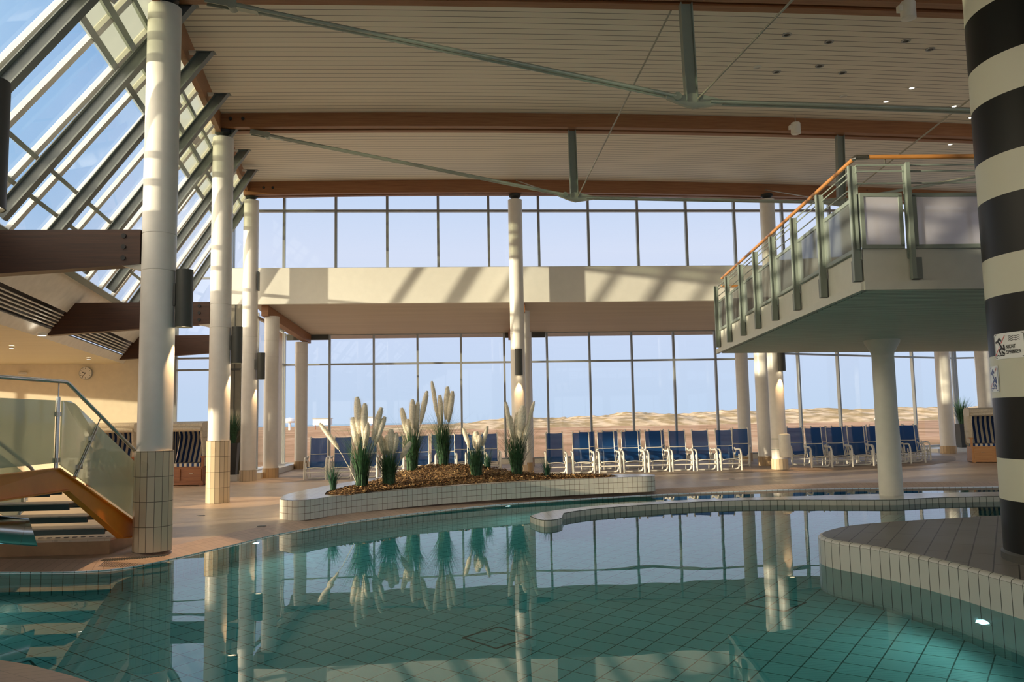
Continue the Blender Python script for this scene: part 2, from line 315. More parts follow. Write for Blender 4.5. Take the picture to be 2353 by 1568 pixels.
# ------------------------------------------------------------------ mesh builder
class MB:
    def __init__(s): s.v = []; s.f = []; s.uv = []; s.sm = []
    def add(s, vs, fs, smooth=False, uvs=None):
        o = len(s.v); s.v += [Vector(v) for v in vs]
        for i, f in enumerate(fs):
            s.f.append([o + k for k in f]); s.sm.append(smooth)
            s.uv.append(uvs[i] if uvs else None)
        return s
    def box(s, x0, x1, y0, y1, z0, z1):
        v = [(x, y, z) for z in (z0, z1) for y in (y0, y1) for x in (x0, x1)]
        return s.add(v, [(0, 2, 3, 1), (4, 5, 7, 6), (0, 1, 5, 4), (2, 6, 7, 3), (0, 4, 6, 2), (1, 3, 7, 5)])
    def obox(s, c, ax, ay, az):        # centre and three half vectors
        c, ax, ay, az = map(Vector, (c, ax, ay, az))
        v = [c + a * ax + b * ay + d * az for d in (-1, 1) for b in (-1, 1) for a in (-1, 1)]
        return s.add(v, [(0, 2, 3, 1), (4, 5, 7, 6), (0, 1, 5, 4), (2, 6, 7, 3), (0, 4, 6, 2), (1, 3, 7, 5)])
    def bar(s, p, q, w, h, up=(0, 0, 1)):   # rectangular bar p->q
        p, q = Vector(p), Vector(q); d = (q - p); L = d.length
        if L < 1e-6: return s
        d.normalize(); up = Vector(up)
        if abs(d.dot(up)) > .98: up = Vector((0, 1, 0))
        sx = d.cross(up).normalized(); uz = sx.cross(d).normalized()
        return s.obox((p + q) / 2, d * L / 2, sx * w / 2, uz * h / 2)
    def tube(s, pts, r, n=10, cap=True):
        pts = [Vector(p) for p in pts]; rs = r if isinstance(r, (list, tuple)) else [r] * len(pts)
        rings = []; prev = None
        for i, p in enumerate(pts):
            d = (pts[min(i + 1, len(pts) - 1)] - pts[max(i - 1, 0)]).normalized()
            if prev is None:
                a = d.orthogonal().normalized()
            else:
                a = (prev - d * prev.dot(d)); a = a.normalized() if a.length > 1e-6 else d.orthogonal().normalized()
            prev = a; bb = d.cross(a)
            rings.append([p + (a * math.cos(2 * PI * k / n) + bb * math.sin(2 * PI * k / n)) * rs[i] for k in range(n)])
        vs = [v for rg in rings for v in rg]; fs = []
        for i in range(len(rings) - 1):
            for k in range(n):
                k2 = (k + 1) % n; fs.append((i * n + k, i * n + k2, (i + 1) * n + k2, (i + 1) * n + k))
        s.add(vs, fs, True)
        if cap:
            s.add(rings[0], [tuple(reversed(range(n)))]); s.add(rings[-1], [tuple(range(n))])
        return s
    def lathe(s, prof, n=32, c=(0, 0, 0), smooth=True, cap=True, u_scale=None):
        vs = []; c = Vector(c)
        for (r, z) in prof:
            vs += [c + Vector((r * math.cos(2 * PI * k / n), r * math.sin(2 * PI * k / n), z)) for k in range(n)]
        fs = []; uv = []
        for i in range(len(prof) - 1):
            for k in range(n):
                k2 = (k + 1) % n; fs.append((i * n + k, i * n + k2, (i + 1) * n + k2, (i + 1) * n + k))
                ua, ub = (k, k + 1) if u_scale is None else (k * u_scale, (k + 1) * u_scale)
                uv.append([(ua, prof[i][1]), (ub, prof[i][1]), (ub, prof[i + 1][1]), (ua, prof[i + 1][1])])
        s.add(vs, fs, smooth, uv)
        if cap:
            s.add(vs[:n], [tuple(reversed(range(n)))]); s.add(vs[-n:], [tuple(range(n))])
        return s
    def poly(s, pts, z0, z1, holes=(), top=True, bottom=True, sides=True, hole_sides=False):
        loops = [[Vector((p[0], p[1], 0)) for p in pts]] + [[Vector((p[0], p[1], 0)) for p in h] for h in holes]
        tri = tessellate_polygon(loops); flat = [p for l in loops for p in l]
        if top:
            fs = []
            for t in tri:
                a, b_, c_ = (flat[k] for k in t)
                up = (b_ - a).cross(c_ - a).z > 0
                fs.append(t if up else tuple(reversed(t)))
            s.add([(p.x, p.y, z1) for p in flat], fs)
        if bottom:
            fs = []
            for t in tri:
                a, b_, c_ = (flat[k] for k in t)
                up = (b_ - a).cross(c_ - a).z > 0
                fs.append(tuple(reversed(t)) if up else t)
            s.add([(p.x, p.y, z0) for p in flat], fs)
        if sides: s.wall(pts, z0, z1)
        if hole_sides:
            for h in holes: s.wall(h, z0, z1)
        return s
    def wall(s, pts, z0, z1, closed=True, vo=0.0):
        n = len(pts); u = 0
        for i in range(n if closed else n - 1):
            p, q = pts[i], pts[(i + 1) % n]
            L = math.hypot(q[0] - p[0], q[1] - p[1])
            s.add([(p[0], p[1], z0), (q[0], q[1], z0), (q[0], q[1], z1), (p[0], p[1], z1)], [(0, 1, 2, 3)], True,
                  [[(u, z0 + vo), (u + L, z0 + vo), (u + L, z1 + vo), (u, z1 + vo)]]); u += L
        return s
    def quad(s, a, b_, c_, d):
        return s.add([a, b_, c_, d], [(0, 1, 2, 3)])
    def build(s, name, mat, parent=None, loc=None, weld=True):
        me = bpy.data.meshes.new(name); me.from_pydata([tuple(v) for v in s.v], [], s.f)
        if any(u is not None for u in s.uv):
            ul = me.uv_layers.new(name='UVMap')
            for p, u in zip(me.polygons, s.uv):
                for j, li in enumerate(p.loop_indices):
                    if u is not None and j < len(u): ul.data[li].uv = u[j]
                    else:
                        co = me.vertices[me.loops[li].vertex_index].co; ul.data[li].uv = (co.x, co.y)
        for p, sm in zip(me.polygons, s.sm): p.use_smooth = sm
        if weld and any(s.sm):
            import bmesh
            bm = bmesh.new(); bm.from_mesh(me); bmesh.ops.remove_doubles(bm, verts=bm.verts, dist=1e-5)
            bm.to_mesh(me); bm.free()
            me.set_sharp_from_angle(angle=R(40))
        me.materials.append(M[mat])
        o = bpy.data.objects.new(name, me); COL.objects.link(o)
        if parent is not None: o.parent = parent
        if loc is not None: o.location = loc
        return o
def tag(o, label=None, cat=None, group=None, kind=None):
    if label: o['label'] = label
    if cat: o['category'] = cat
    if group: o['group'] = group
    if kind: o['kind'] = kind
    return o
def empty(name, loc=(0, 0, 0), rz=0, label=None, cat=None, group=None, kind=None):
    o = bpy.data.objects.new(name, None); COL.objects.link(o); o.location = loc; o.rotation_euler = (0, 0, rz); o.empty_display_size = .2
    return tag(o, label, cat, group, kind)
KIDS = {}
def kids(o): return [c for c in o.children]
def copy_tree(o, parent=None):
    c = o.copy(); COL.objects.link(c); c.parent = parent
    for ch in kids(o): copy_tree(ch, c)
    return c
def struct(name, mb, mat): return tag(mb.build(name, mat), kind='structure')
def smooth_pts(P, n=6, closed=False):
    out = []; L = len(P)
    rng = range(L) if closed else range(L - 1)
    for i in rng:
        p0, p1, p2, p3 = [P[(i + k) % L] if closed else P[min(max(i + k, 0), L - 1)] for k in (-1, 0, 1, 2)]
        for j in range(n):
            t = j / n
            out.append(tuple(.5 * ((2 * b_) + (-a + c_) * t + (2 * a - 5 * b_ + 4 * c_ - d) * t * t + (-a + 3 * b_ - 3 * c_ + d) * t ** 3)
                       for a, b_, c_, d in zip(p0, p1, p2, p3)))
    if not closed: out.append(tuple(P[-1]))
    return out
def offset_line(P, d):
    out = []
    for i, p in enumerate(P):
        a = P[max(i - 1, 0)]; b_ = P[min(i + 1, len(P) - 1)]
        dx, dy = b_[0] - a[0], b_[1] - a[1]; L = math.hypot(dx, dy) or 1
        out.append((p[0] - dy / L * d, p[1] + dx / L * d))
    return out
def strip(mb, A, B, z, z2=None):       # flat ribbon between two polylines, UV along its run
    u = 0; z2 = z if z2 is None else z2
    for i in range(len(A) - 1):
        L = math.hypot(A[i + 1][0] - A[i][0], A[i + 1][1] - A[i][1]); w = math.hypot(A[i][0] - B[i][0], A[i][1] - B[i][1])
        mb.add([(*A[i], z), (*A[i + 1], z), (*B[i + 1], z2), (*B[i], z2)], [(0, 1, 2, 3)], False, [[(u, 0), (u + L, 0), (u + L, w), (u, w)]]); u += L

# ------------------------------------------------------------------ ground plan
ZW = -0.09                              # water level; the deck is z = 0
shore = smooth_pts([(-7.6, 10.0), (-6.2, 9.86), (-5.1, 9.73), (-4.6, 9.64), (-4.1, 9.62), (-3.75, 9.78), (-3.42, 10.35), (-3.0, 11.35), (-2.6, 12.34), (-1.77, 13.55),
                    (-.45, 14.85), (1.27, 15.95), (4.06, 16.9), (6.0, 17.22), (7.93, 17.3), (11.35, 16.8), (16.0, 16.2)], 6)
near_edge = smooth_pts([(-7.6, 8.0), (-4.6, 6.75), (-3.14, 6.02), (-2.73, 5.77), (-2.22, 5.36), (-1.4, 4.5), (-.9, 3.6), (-.6, 2.4)], 5)
POOL = shore + [(16.0, 2.4)] + list(reversed(near_edge))
# island on the right that carries the striped column
isl_edge = smooth_pts([(4.62, 2.4), (4.45, 4.6), (4.34, 5.6), (4.30, 6.4), (4.24, 7.2), (4.08, 7.95), (3.90, 8.40), (3.90, 8.78), (4.14, 9.14), (4.69, 9.56), (5.58, 9.82), (6.8, 10.06), (9.0, 10.6), (13.0, 11.6), (16.0, 12.0)], 6)
ISL = isl_edge + [(16.0, 2.4)]

outer = [(-16, -9), (24.5, -9), (24.5, 33.2), (20.6, 33.0), (11.5, 29.1), (-6.3, 29.1), (-6.3, 23.7), (-16, 23.7)]
DECKHOLE = offset_line(shore, .33) + [(16.0, 2.4)] + list(reversed(offset_line(near_edge, -.49)))
mb = MB(); mb.poly(outer, -.3, 0, holes=[DECKHOLE], sides=False, bottom=False)
struct('floor', mb, 'floor_tiles')
# pool basin
mb = MB(); mb.poly(POOL, -1.45, -1.40, sides=False, bottom=False); struct('floor', mb, 'pool_tiles').name = 'floor_pool'
mb = MB(); mb.wall(POOL, -1.42, ZW + .008); struct('wall_pool', mb, 'pool_wall')
# coping ribbon along the far shore and the near edge
mb = MB(); strip(mb, offset_line(shore, -.02), offset_line(shore, .34), ZW + .012, .004); struct('trim_1', mb, 'coping_tiles')
mb = MB(); strip(mb, offset_line(near_edge, .02), offset_line(near_edge, -.5), ZW + .012, .004); struct('trim_2', mb, 'coping_tiles')
# drain grating in front of the nearest round column
mb = MB()
for k in range(26):
    t = k / 25; x = -4.02 + .62 * t; y = 9.80 + .22 * t * t
    mb.obox((x, y, .007), (.006, 0, 0), (0, .075, 0), (0, 0, .003))
tag(mb.build('drain_grating', 'drain_steel'), 'curved drain grating in the pool edge in front of the nearest tiled column', 'drain')
# wet stone area under the loungers
mb = MB(); pts = smooth_pts([(-5.6, 22.7), (-3.2, 21.9), (0, 21.7), (4, 21.6), (8, 21.7), (11, 21.9), (14, 23.3), (16, 25.5), (16.5, 28.2), (8, 28.4), (0, 28.4), (-5.6, 28.4)], 4, True)
mb.poly(pts, .001, .004, sides=False, bottom=False); struct('floor', mb, 'wet_stone').name = 'floor_terrace'
# water
mb = MB(); mb.poly(POOL, 0, ZW, holes=[], sides=False, bottom=False)
tag(mb.build('pool_water', 'water'), 'still teal swimming pool water filling the foreground', 'water', kind='stuff')
# island
mb = MB()
mb.wall(isl_edge, -1.41, .165, closed=False, vo=5.0)
tag_isl = empty('pool_island', (0, 0, 0), 0, 'raised grey tiled pool island that carries the striped column', 'pool island')
mb.build('side_wall', 'island_wall', tag_isl)
mb = MB(); inn = offset_line(isl_edge, -.045)
mb.poly(inn + [(16.0, 2.4)], .1, .2, sides=False, bottom=False); mb.build('deck', 'island_floor', tag_isl)
mb = MB()
prof = [(0, .165), (-.004, .182), (-.02, .195), (-.045, .2005)]
for i in range(len(prof) - 1):
    A = offset_line(isl_edge, prof[i][0]); B = offset_line(isl_edge, prof[i + 1][0]); u = 0
    for j in range(len(A) - 1):
        L = math.hypot(A[j + 1][0] - A[j][0], A[j + 1][1] - A[j][1])
        mb.add([(*A[j], prof[i][1]), (*A[j + 1], prof[i][1]), (*B[j + 1], prof[i + 1][1]), (*B[j], prof[i + 1][1])], [(0, 1, 2, 3)], True,
               [[(u, i * .03), (u + L, i * .03), (u + L, .03 + i * .03), (u, .03 + i * .03)]]); u += L
mb.build('coping', 'island_wall', tag_isl)
mb = MB(); mb.tube([(4.305, 6.62, -.62), (4.285, 6.62, -.62)], .105, 24); L1 = mb.build('lamp_ring', 'chrome', tag_isl)
mb = MB(); mb.tube([(4.30, 6.62, -.62), (4.262, 6.62, -.62)], .05, 24); mb.build('lamp_lens', 'pool_lamp', L1)
def underwater_bulb(p, w, par, dr):
    ld = bpy.data.lights.new('bulb', 'SPOT'); ld.energy = w; ld.color = (.78, 1, .86); ld.shadow_soft_size = .01; ld.spot_size = R(165); ld.spot_blend = .5
    lo = bpy.data.objects.new('bulb', ld); COL.objects.link(lo); lo.parent = par; lo.location = p; lo.rotation_euler = Vector(dr).to_track_quat('-Z', 'Y').to_euler()
underwater_bulb((4.24, 6.62, -.62), 9, tag_isl, (-1, 0, -.1))
for i, (x, y, nx0, ny0, lab) in enumerate(((.95, 15.78, .5, -.87, 'small round underwater lamp in the pool wall below the planter'), (-2.82, 11.82, .85, -.52, 'small round underwater lamp in the pool wall right of the nearest column'), (-5.2, 9.72, .0, -1.0, 'small round underwater lamp added under the stairs to brighten the pool'))):  # the lamp under the stairs is added to brighten the water
    pr_ = empty('pool_lamp', (x, y, -.36), 0, lab, 'pool light', 'underwater pool lamps'); nn = Vector((nx0, ny0, 0))
    mb = MB(); mb.tube([nn * -.06, nn * .035], .10, 24); mb.build('ring', 'chrome', pr_)
    mb = MB(); mb.tube([nn * .035, nn * .042], .055, 20); mb.build('lens', 'pool_lamp', pr_)
    underwater_bulb(nn * .06, 10, pr_, nn)

# low dividing wall in the pool
div_f = [(1.14, 12.98), (1.20, 12.62), (1.30, 12.38), (1.47, 12.42), (1.60, 12.65), (1.66, 13.0), (1.80, 13.35), (2.56, 13.9), (4.28, 14.45), (5.6, 14.45), (6.85, 14.12), (7.61, 13.95), (8.36, 14.1), (9.48, 14.1), (12, 13.9), (16, 13.4)]
div_b = [(16, 14.2), (12, 14.6), (10.15, 14.8), (8.9, 14.95), (7.9, 15.02), (7.1, 15.0), (6.17, 14.95), (4.42, 14.86), (2.69, 14.34), (1.80, 13.8), (1.36, 13.4)]
DIV = smooth_pts(div_f, 5) + smooth_pts(div_b, 5)
dv = empty('pool_divider', (0, 0, 0), 0, 'low curved tiled wall dividing the pool, with a rounded end', 'pool wall')
mb = MB(); mb.wall(DIV, -1.41, .005); mb.build('side_wall', 'rim_tiles', dv)
mb = MB(); mb.poly(DIV, -.05, .008, sides=False, bottom=False); mb.build('coping', 'planter_top', dv)

# ------------------------------------------------------------------ planter
pf = [(-2.86, 13.75), (-2.78, 13.42), (-2.40, 13.22), (-1.82, 14.02), (-.40, 15.15), (1.26, 15.98), (3.0, 16.5), (3.9, 16.66), (4.10, 16.9), (4.08, 17.25), (3.9, 17.45)]
pb = [(3.0, 17.7), (1.2, 18.4), (.2, 19.3), (-.6, 19.6), (-1.6, 18.4), (-2.3, 16.8), (-2.75, 15.2), (-2.9, 14.4)]
PL = smooth_pts(pf + pb, 6, True)
cx = sum(p[0] for p in PL) / len(PL); cy = sum(p[1] for p in PL) / len(PL)
pl = empty('planter', (0, 0, 0), 0, 'long low curved planter bed faced with square cream tiles beside the pool', 'planter')
mb = MB(); mb.wall(PL, 0, .31); mb.build('planter_wall', 'planter_tiles', pl)
inner = [(cx + (x - cx) * .80, cy + (y - cy) * .80 + .10) for x, y in PL]
mb = MB(); mb.poly(PL, .2, .315, holes=[inner], sides=False, bottom=False); mb.build('rim', 'planter_top', pl)
def mound(x, y):
    a = math.exp(-(((x + .25) / 1.5) ** 2 + ((y - 17.6) / 1.1) ** 2)) * .25
    return .33 + a
mb = MB(); rings = 14; nI = len(inner); vs = []
icx, icy = cx, cy + .1
for r_ in range(rings + 1):
    t = r_ / rings
    for (x, y) in inner:
        px, py = icx + (x - icx) * t, icy + (y - icy) * t
        e_ = min(1, (1 - t) * 6)
        vs.append((px, py, .30 + (mound(px, py) - .30 + random.uniform(-.012, .012)) * e_))
fs = []
for r_ in range(rings):
    for k in range(nI):
        k2 = (k + 1) % nI; fs.append((r_ * nI + k, (r_ + 1) * nI + k, (r_ + 1) * nI + k2, r_ * nI + k2))
mb.add(vs, fs, True)
for i in range(6500):
    k = random.randrange(nI); t = math.sqrt(random.random()) * .97; px, py = icx + (inner[k][0] - icx) * t, icy + (inner[k][1] - icy) * t
    e_ = min(1, (1 - t) * 6); z = .30 + (mound(px, py) - .30) * e_; q = random.uniform(.014, .036)
    P = [Vector((px + random.uniform(-q, q), py + random.uniform(-q, q), z + random.uniform(.0, q * 1.3))) for _ in range(4)]
    mb.add(P, [(0, 1, 2), (0, 2, 3), (0, 3, 1), (1, 3, 2)])
tag(mb.build('gravel_mound', 'gravel'), 'brown bark and gravel mound filling the tiled planter', 'gravel', kind='stuff')

# ------------------------------------------------------------------ shell: roof, walls
YC = [(-9, 5.9), (4.1, 6.85), (10.25, 7.40), (16.45, 7.88), (22.6, 8.30), (24.2, 8.40)]
def ceil_z(x, y):
    for (a, za), (b_, zb) in zip(YC, YC[1:]):
        if y <= b_ or b_ == 24.2:
            return za + (zb - za) * (y - a) / (b_ - a) - .0017 * (x - 1.2) ** 2
def G_b(y): return Vector((-6.15 - .172 * (y - 10.45), y, 4.3))
def G_t(y):
    x = -3.79 - .158 * (y - 10.45); return Vector((x, y, 7.09 + .085 * (y - 10.45)))
mb = MB()
ys = [-9, -2, 4.1, 7, 10.25, 13.3, 16.45, 19.5, 22.6, 24.2]
xs = [0, .02, .06, .12, .2, .3, .4, .5, .6, .7, .8, .9, 1]
vs = [];
for y in ys:
    xl = G_t(y).x
    for t in xs:
        x = xl + (24.5 - xl) * t; vs.append((x, y, ceil_z(x, y)))
nx = len(xs); fs = [(i * nx + k, (i + 1) * nx + k, (i + 1) * nx + k + 1, i * nx + k + 1) for i in range(len(ys) - 1) for k in range(nx - 1)]
mb.add(vs, fs); mb.add([(v[0], v[1], v[2] + .5) for v in vs], [tuple(reversed(f)) for f in fs])
struct('ceiling', mb, 'ceiling_planks')
# wooden eaves board where the ceiling meets the sloped glass
mb = MB()
for y0, y1 in zip(ys, ys[1:]):
    a, b_ = G_t(y0), G_t(y1)
    mb.bar(a + Vector((.0, 0, .08)), b_ + Vector((.0, 0, .08)), .10, .46)
struct('trim_3', mb, 'glulam')

# sloped glazing
def G(y, t): return G_b(y).lerp(G_t(y), t)
YG = [10.75 + 2.067 * k for k in range(-7, 7)]
wroot = empty('window_1', (0, 0, 0), kind='structure')
mb = MB(); n_ = Vector((-.78, 0, .62))
for (t0, t1) in ((0, .72), (.72, .985)):
    m2 = MB()
    for a, b_ in zip([-9] + YG, YG + [23.5]):
        if b_ - a < .05: continue
        m2.quad(G(a, t0), G(b_, t0), G(b_, t1), G(a, t1))
    m2.build('pane', 'roof_glass' if t0 == 0 else 'green_glass', wroot)
mb = MB(); nin = Vector((.77, 0, -.63))
for t, w in ((.17, .06), (.29, .06), (.715, .08), (.81, .08), (.005, .12), (.90, .05)):
    for a, b_ in zip([-9] + YG, YG + [23.5]): mb.bar(G(a, t) + nin * .05, G(b_, t) + nin * .05, w, .09, up=tuple(nin))
mb.build('purlin', 'steel_green', wroot)
mb = MB()
for y in YG:
    for dy in (.0, 1.03):
        if y + dy < 23.3: mb.bar(G(y + dy + .12, 0) + nin * .03, G(y + dy + .12, .985) + nin * .03, .10, .07, up=tuple(nin))
mb.build('glazing_bar', 'frame_white', wroot)
mb = MB()
for k, y in enumerate(YG):
    for t in (.84,):
        mb.obox(G(y + .55, t) + nin * .1, (0, .16, 0), (.05, 0, .06), tuple(nin * .04))
mb.build('window_opener', 'frame_white', wroot)

# inclined lining below the glass, louvres, fascia, annex ceiling
mb = MB(); o = Vector((-.05, 0, .04)); mb.quad(G(-9, 0) + o, G(3.8, 0) + o, G(3.8, 1) + o, G(-9, 1) + o); struct('ceiling', mb, 'roof_outer').name = 'ceiling_sun_block'  # unseen opaque sheet added to keep the sun off the striped column
sl = Vector((-.83, 0, -1.0)).normalized()
def IN(y, z): # point of the lining plane at height z
    b_ = G_b(y); return Vector((b_.x - (4.3 - z) * .82, y, z))
def lin(z0, z1, off=0):
    m2 = MB(); a0, a1 = IN(-9, z0), IN(23.45, z0); b0, b1 = IN(-9, z1), IN(23.45, z1); o = Vector((-.06, 0, .05))
    m2.quad(a0, a1, b1, b0); m2.quad(b0 + o, b1 + o, a1 + o, a0 + o); m2.quad(a0 + o, a1 + o, a1, a0); m2.quad(b0, b1, b1 + o, b0 + o)
    return m2
struct('trim_4', lin(4.36, 3.78), 'white_paint')
struct('trim_5', lin(3.44, 3.27), 'white_paint')
lv = empty('ventilation_louver', (0, 0, 0), 0, 'long band of white louver slats over a dark slot, above the clock wall', 'air vent')
m2 = MB(); o = Vector((-.12, 0, .09)); m2.quad(IN(-9, 3.78) + o, IN(23.45, 3.78) + o, IN(23.45, 3.44) + o, IN(-9, 3.44) + o); m2.build('dark_slot', 'ink', lv)
for k in range(5):
    z = 3.715 - .053 * k; m2 = MB(); m2.bar(IN(-9, z) + Vector((-.02, 0, .01)), IN(23.4, z) + Vector((-.02, 0, .01)), .022, .032, up=(.77, 0, -.63)); m2.build('slat', 'white_paint', lv)
mb = MB(); a0, a1 = IN(-9, 3.27), IN(23.45, 3.27)
mb.quad(a0, a1, Vector((-16, 23.45, 3.30)), Vector((-16, -9, 3.30))); struct('ceiling', mb, 'annex_planks').name = 'ceiling_annex'
mb = MB(); mb.quad(IN(-9, 4.3) + Vector((-.1, 0, 0)), Vector((-16, -9, 3.9)), Vector((-16, 23.45, 3.9)), IN(23.45, 4.3) + Vector((-.1, 0, 0)))
struct('ceiling', mb, 'roof_outer').name = 'ceiling_annex_roof'

# annex walls
mb = MB(); mb.box(-16, -7.86, 23.45, 23.65, 0, 3.42); struct('wall_clock', mb, 'wall_cream')
mb = MB(); mb.box(-16.1, -16, 17.2, 19.4, 0, 3.3); mb.box(-16.1, -16, 22.3, 23.6, 0, 3.3); mb.box(-16.1, -16, -9, 8.0, 0, 3.9); mb.box(-16.1, -16, -9, 23.6, 0, .25); mb.box(-16.1, -16, -9, 23.6, 2.9, 3.9)  # unseen wall; solid stretches placed to shade the left loungers and island
for y in [-9 + 2.2 * k for k in range(15)]: mb.box(-16.08, -16, y - .04, y + .04, .25, 2.9)
struct('wall_left', mb, 'white_paint')
mb = MB(); mb.box(24.4, 24.6, -9, 33, -.3, .4); mb.box(24.4, 24.6, -9, 33, 5.0, 9)
for k in range(15): mb.box(24.4, 24.6, -9 + 2.8 * k, -8.6 + 2.8 * k, .4, 5.0)  # bays of this unseen wall left open to let in fill light
struct('wall_right', mb, 'white_paint')
mb = MB(); mb.box(-16, 24.5, -9.2, -9, -.3, .4); mb.box(-16, 24.5, -9.2, -9, 5.7, 6.5); struct('wall_back', mb, 'white_paint')
w_ = empty('window_6', (0, 0, 0), kind='structure')  # unseen rear glazing, added so sky light fills the hall
mb = MB()
for k in range(22): mb.box(-16 + 1.9 * k - .04, -16 + 1.9 * k + .04, -9.15, -9.05, .4, 5.7)
mb.build('frame', 'mullion', w_)
mb = MB(); mb.quad((-16, -9.1, .4), (24.5, -9.1, .4), (24.5, -9.1, 5.7), (-16, -9.1, 5.7)); mb.build('pane', 'window_glass', w_)

# gallery band, soffit behind it and its roof
mb = MB(); mb.box(-6.38, 24.4, 23.42, 23.62, 4.91, 5.95); struct('wall_band', mb, 'band_white')
mb = MB(); v = [(-5.75, 23.62, 4.92), (24.4, 23.62, 4.92), (24.4, 29, 4.59), (-5.75, 29, 4.59)]
mb.add(v + [(24.4, 33.1, 4.4), (20.6, 32.9, 4.4), (11.5, 29, 4.59)], [(0, 3, 2, 1), (6, 5, 4, 2)]); struct('ceiling', mb, 'soffit_planks').name = 'ceiling_soffit'
mb = MB(); mb.add([(-6.4, 23.5, 5.9), (24.5, 23.5, 5.9), (24.5, 33.2, 4.9), (-6.4, 33.2, 4.9)], [(0, 1, 2, 3)]); struct('ceiling', mb, 'roof_outer').name = 'ceiling_gallery_roof'

def facade(name, A, B, z0, z1, mull, transoms, mw=.07, md=.12, glass_='window_glass', sill=0, frame='mullion', heads=()):
    """straight glazed wall from A to B (xy); mull = distances along it"""
    root = empty(name, (0, 0, 0), kind='structure')
    A = Vector((A[0], A[1], 0)); B = Vector((B[0], B[1], 0)); d = (B - A).normalized(); L = (B - A).length; up = Vector((0, 0, 1)); nrm = d.cross(up)
    m2 = MB()
    for u in mull: m2.obox(A + d * u + up * (z0 + z1) / 2, d * mw / 2, nrm * md / 2, up * (z1 - z0) / 2)
    for z in transoms: m2.obox(A + d * L / 2 + up * z, d * L / 2, nrm * md / 2 * .9, up * mw / 2 * .9)
    m2.build('frame', frame, root)
    m2 = MB(); o = nrm * -.01
    m2.quad(A + up * z0 + o, B + up * z0 + o, B + up * z1 + o, A + up * z1 + o); m2.build('pane', glass_, root)
    if sill:
        m2 = MB(); m2.obox(A + d * L / 2 + up * sill / 2, d * L / 2, nrm * .16, up * sill / 2); m2.build('window_sill', 'white_enamel', root)
    for (u0, u1, za, zb) in heads:
        m2 = MB(); m2.obox(A + d * (u0 + u1) / 2 + up * (za + zb) / 2 + nrm * .03, d * (u1 - u0) / 2, nrm * .05, up * (zb - za) / 2); m2.build('header', 'dark_sconce', root)
    return root
# upper clerestory
facade('window_2', (-6.36, 23.7), (24.4, 23.7), 5.92, 8.6, [0.02] + [1.456 + 1.482 * k for k in range(0, 20)], (5.97, 7.68, 8.28))
# lower windows
facade('window_3', (-5.95, 28.85), (11.5, 28.85), .12, 4.66, [.03, .72, 1.58] + [1.58 + 1.525 * k for k in range(1, 11)] , (.17, 3.56, 4.6), sill=.15,
       heads=((.1, 1.55, 4.42, 4.62), (7.72, 9.15, 4.42, 4.62)))
facade('window_4', (11.5, 28.85), (20.68, 32.73), .12, 4.6, [1.2, 3.24, 5.31, 7.46], (.17, 3.75, 4.5), sill=.15)
facade('window_5', (20.68, 32.73), (24.4, 32.3), .12, 4.6, [0, .12, 1.3, 1.5, 3.2], (.17, 3.75, 4.5), sill=.15)
# left gable window beside the band
w_ = empty('window_7', (0, 0, 0), kind='structure')
mb = MB(); Yg = 23.5
mb.add([(-7.82, Yg, .1), (-6.38, Yg, .1), (-6.38, Yg, 8.3), (G_t(Yg).x, Yg, 8.3), (G_b(Yg).x - .82, Yg, 3.3), (-7.82, Yg, 3.3)], [(0, 1, 2, 3, 4, 5)]); mb.build('pane', 'window_glass', w_)
mb = MB(); mb.box(-7.86, -7.78, Yg - .06, Yg + .06, 0, 5.2); mb.box(-6.42, -6.30, Yg - .06, Yg + .06, 5.9, 8.3)
for z, s_ in ((3.07, .05), (3.40, .05), (5.68, .05)): mb.box(-8.8 if z > 3.2 else -7.82, -6.38, Yg - .05, Yg + .05, z - s_ / 2, z + s_ / 2)
mb.build('frame', 'mullion', w_)
mb = MB(); mb.tube([(-8.6, 23.3, 4.42), (-6.3, 23.3, 7.95)], .055, 12); mb.build('diagonal_brace', 'white_enamel', w_)
mb = MB(); mb.box(-6.38, -6.02, 23.46, 23.6, 0, 4.93); struct('wall_panel', mb, 'panel_olive')
mb = MB(); mb.box(-6.21, -6.19, 23.44, 23.46, 0, 4.9); mb.box(-6.38, -6.02, 23.43, 23.46, 3.05, 3.10); struct('trim_6', mb, 'dark_sconce')
# side glazing of the lounge corner
r_ = facade('window_8', (-6.0, 23.62), (-5.95, 28.8), .1, 4.9, [.03, 1.5, 3.0, 3.7, 4.95], (.15, 3.56, 4.75), sill=.2, mw=.08)
mb = MB(); mb.box(-6.05, -5.86, 27.45, 28.2, .12, 4.6); struct('trim_7', mb, 'white_paint')
mb = MB(); mb.box(-6.0, -5.45, 23.5, 28.8, 0, .17); struct('trim_8', mb, 'white_enamel')
mb = MB(); mb.obox((19.3, 30.75, .07), (1.3, .3, 0), (-.12, .5, 0), (0, 0, .07)); struct('trim_10', mb, 'white_enamel')
mb = MB(); mb.box(-7.8, -5.95, 22.95, 23.46, 0, .16); struct('trim_9', mb, 'white_enamel')

# wooden edge beam over the two lounge columns
def wood_edge(x0, y0, z0, x1, y1, z1, label):
    m2 = MB(); m2.bar((x0, y0, z0), (x1, y1, z1), .20, .30)
    tag(m2.build('edge_beam', 'glulam'), label, 'beam')
wood_edge(-5.42, 23.64, 4.76, -5.10, 28.75, 4.44, 'light brown timber beam running back over the two left lounge columns')
wood_edge(1.95, 23.64, 4.80, 1.98, 28.75, 4.48, 'light brown timber beam hidden behind the middle white column')

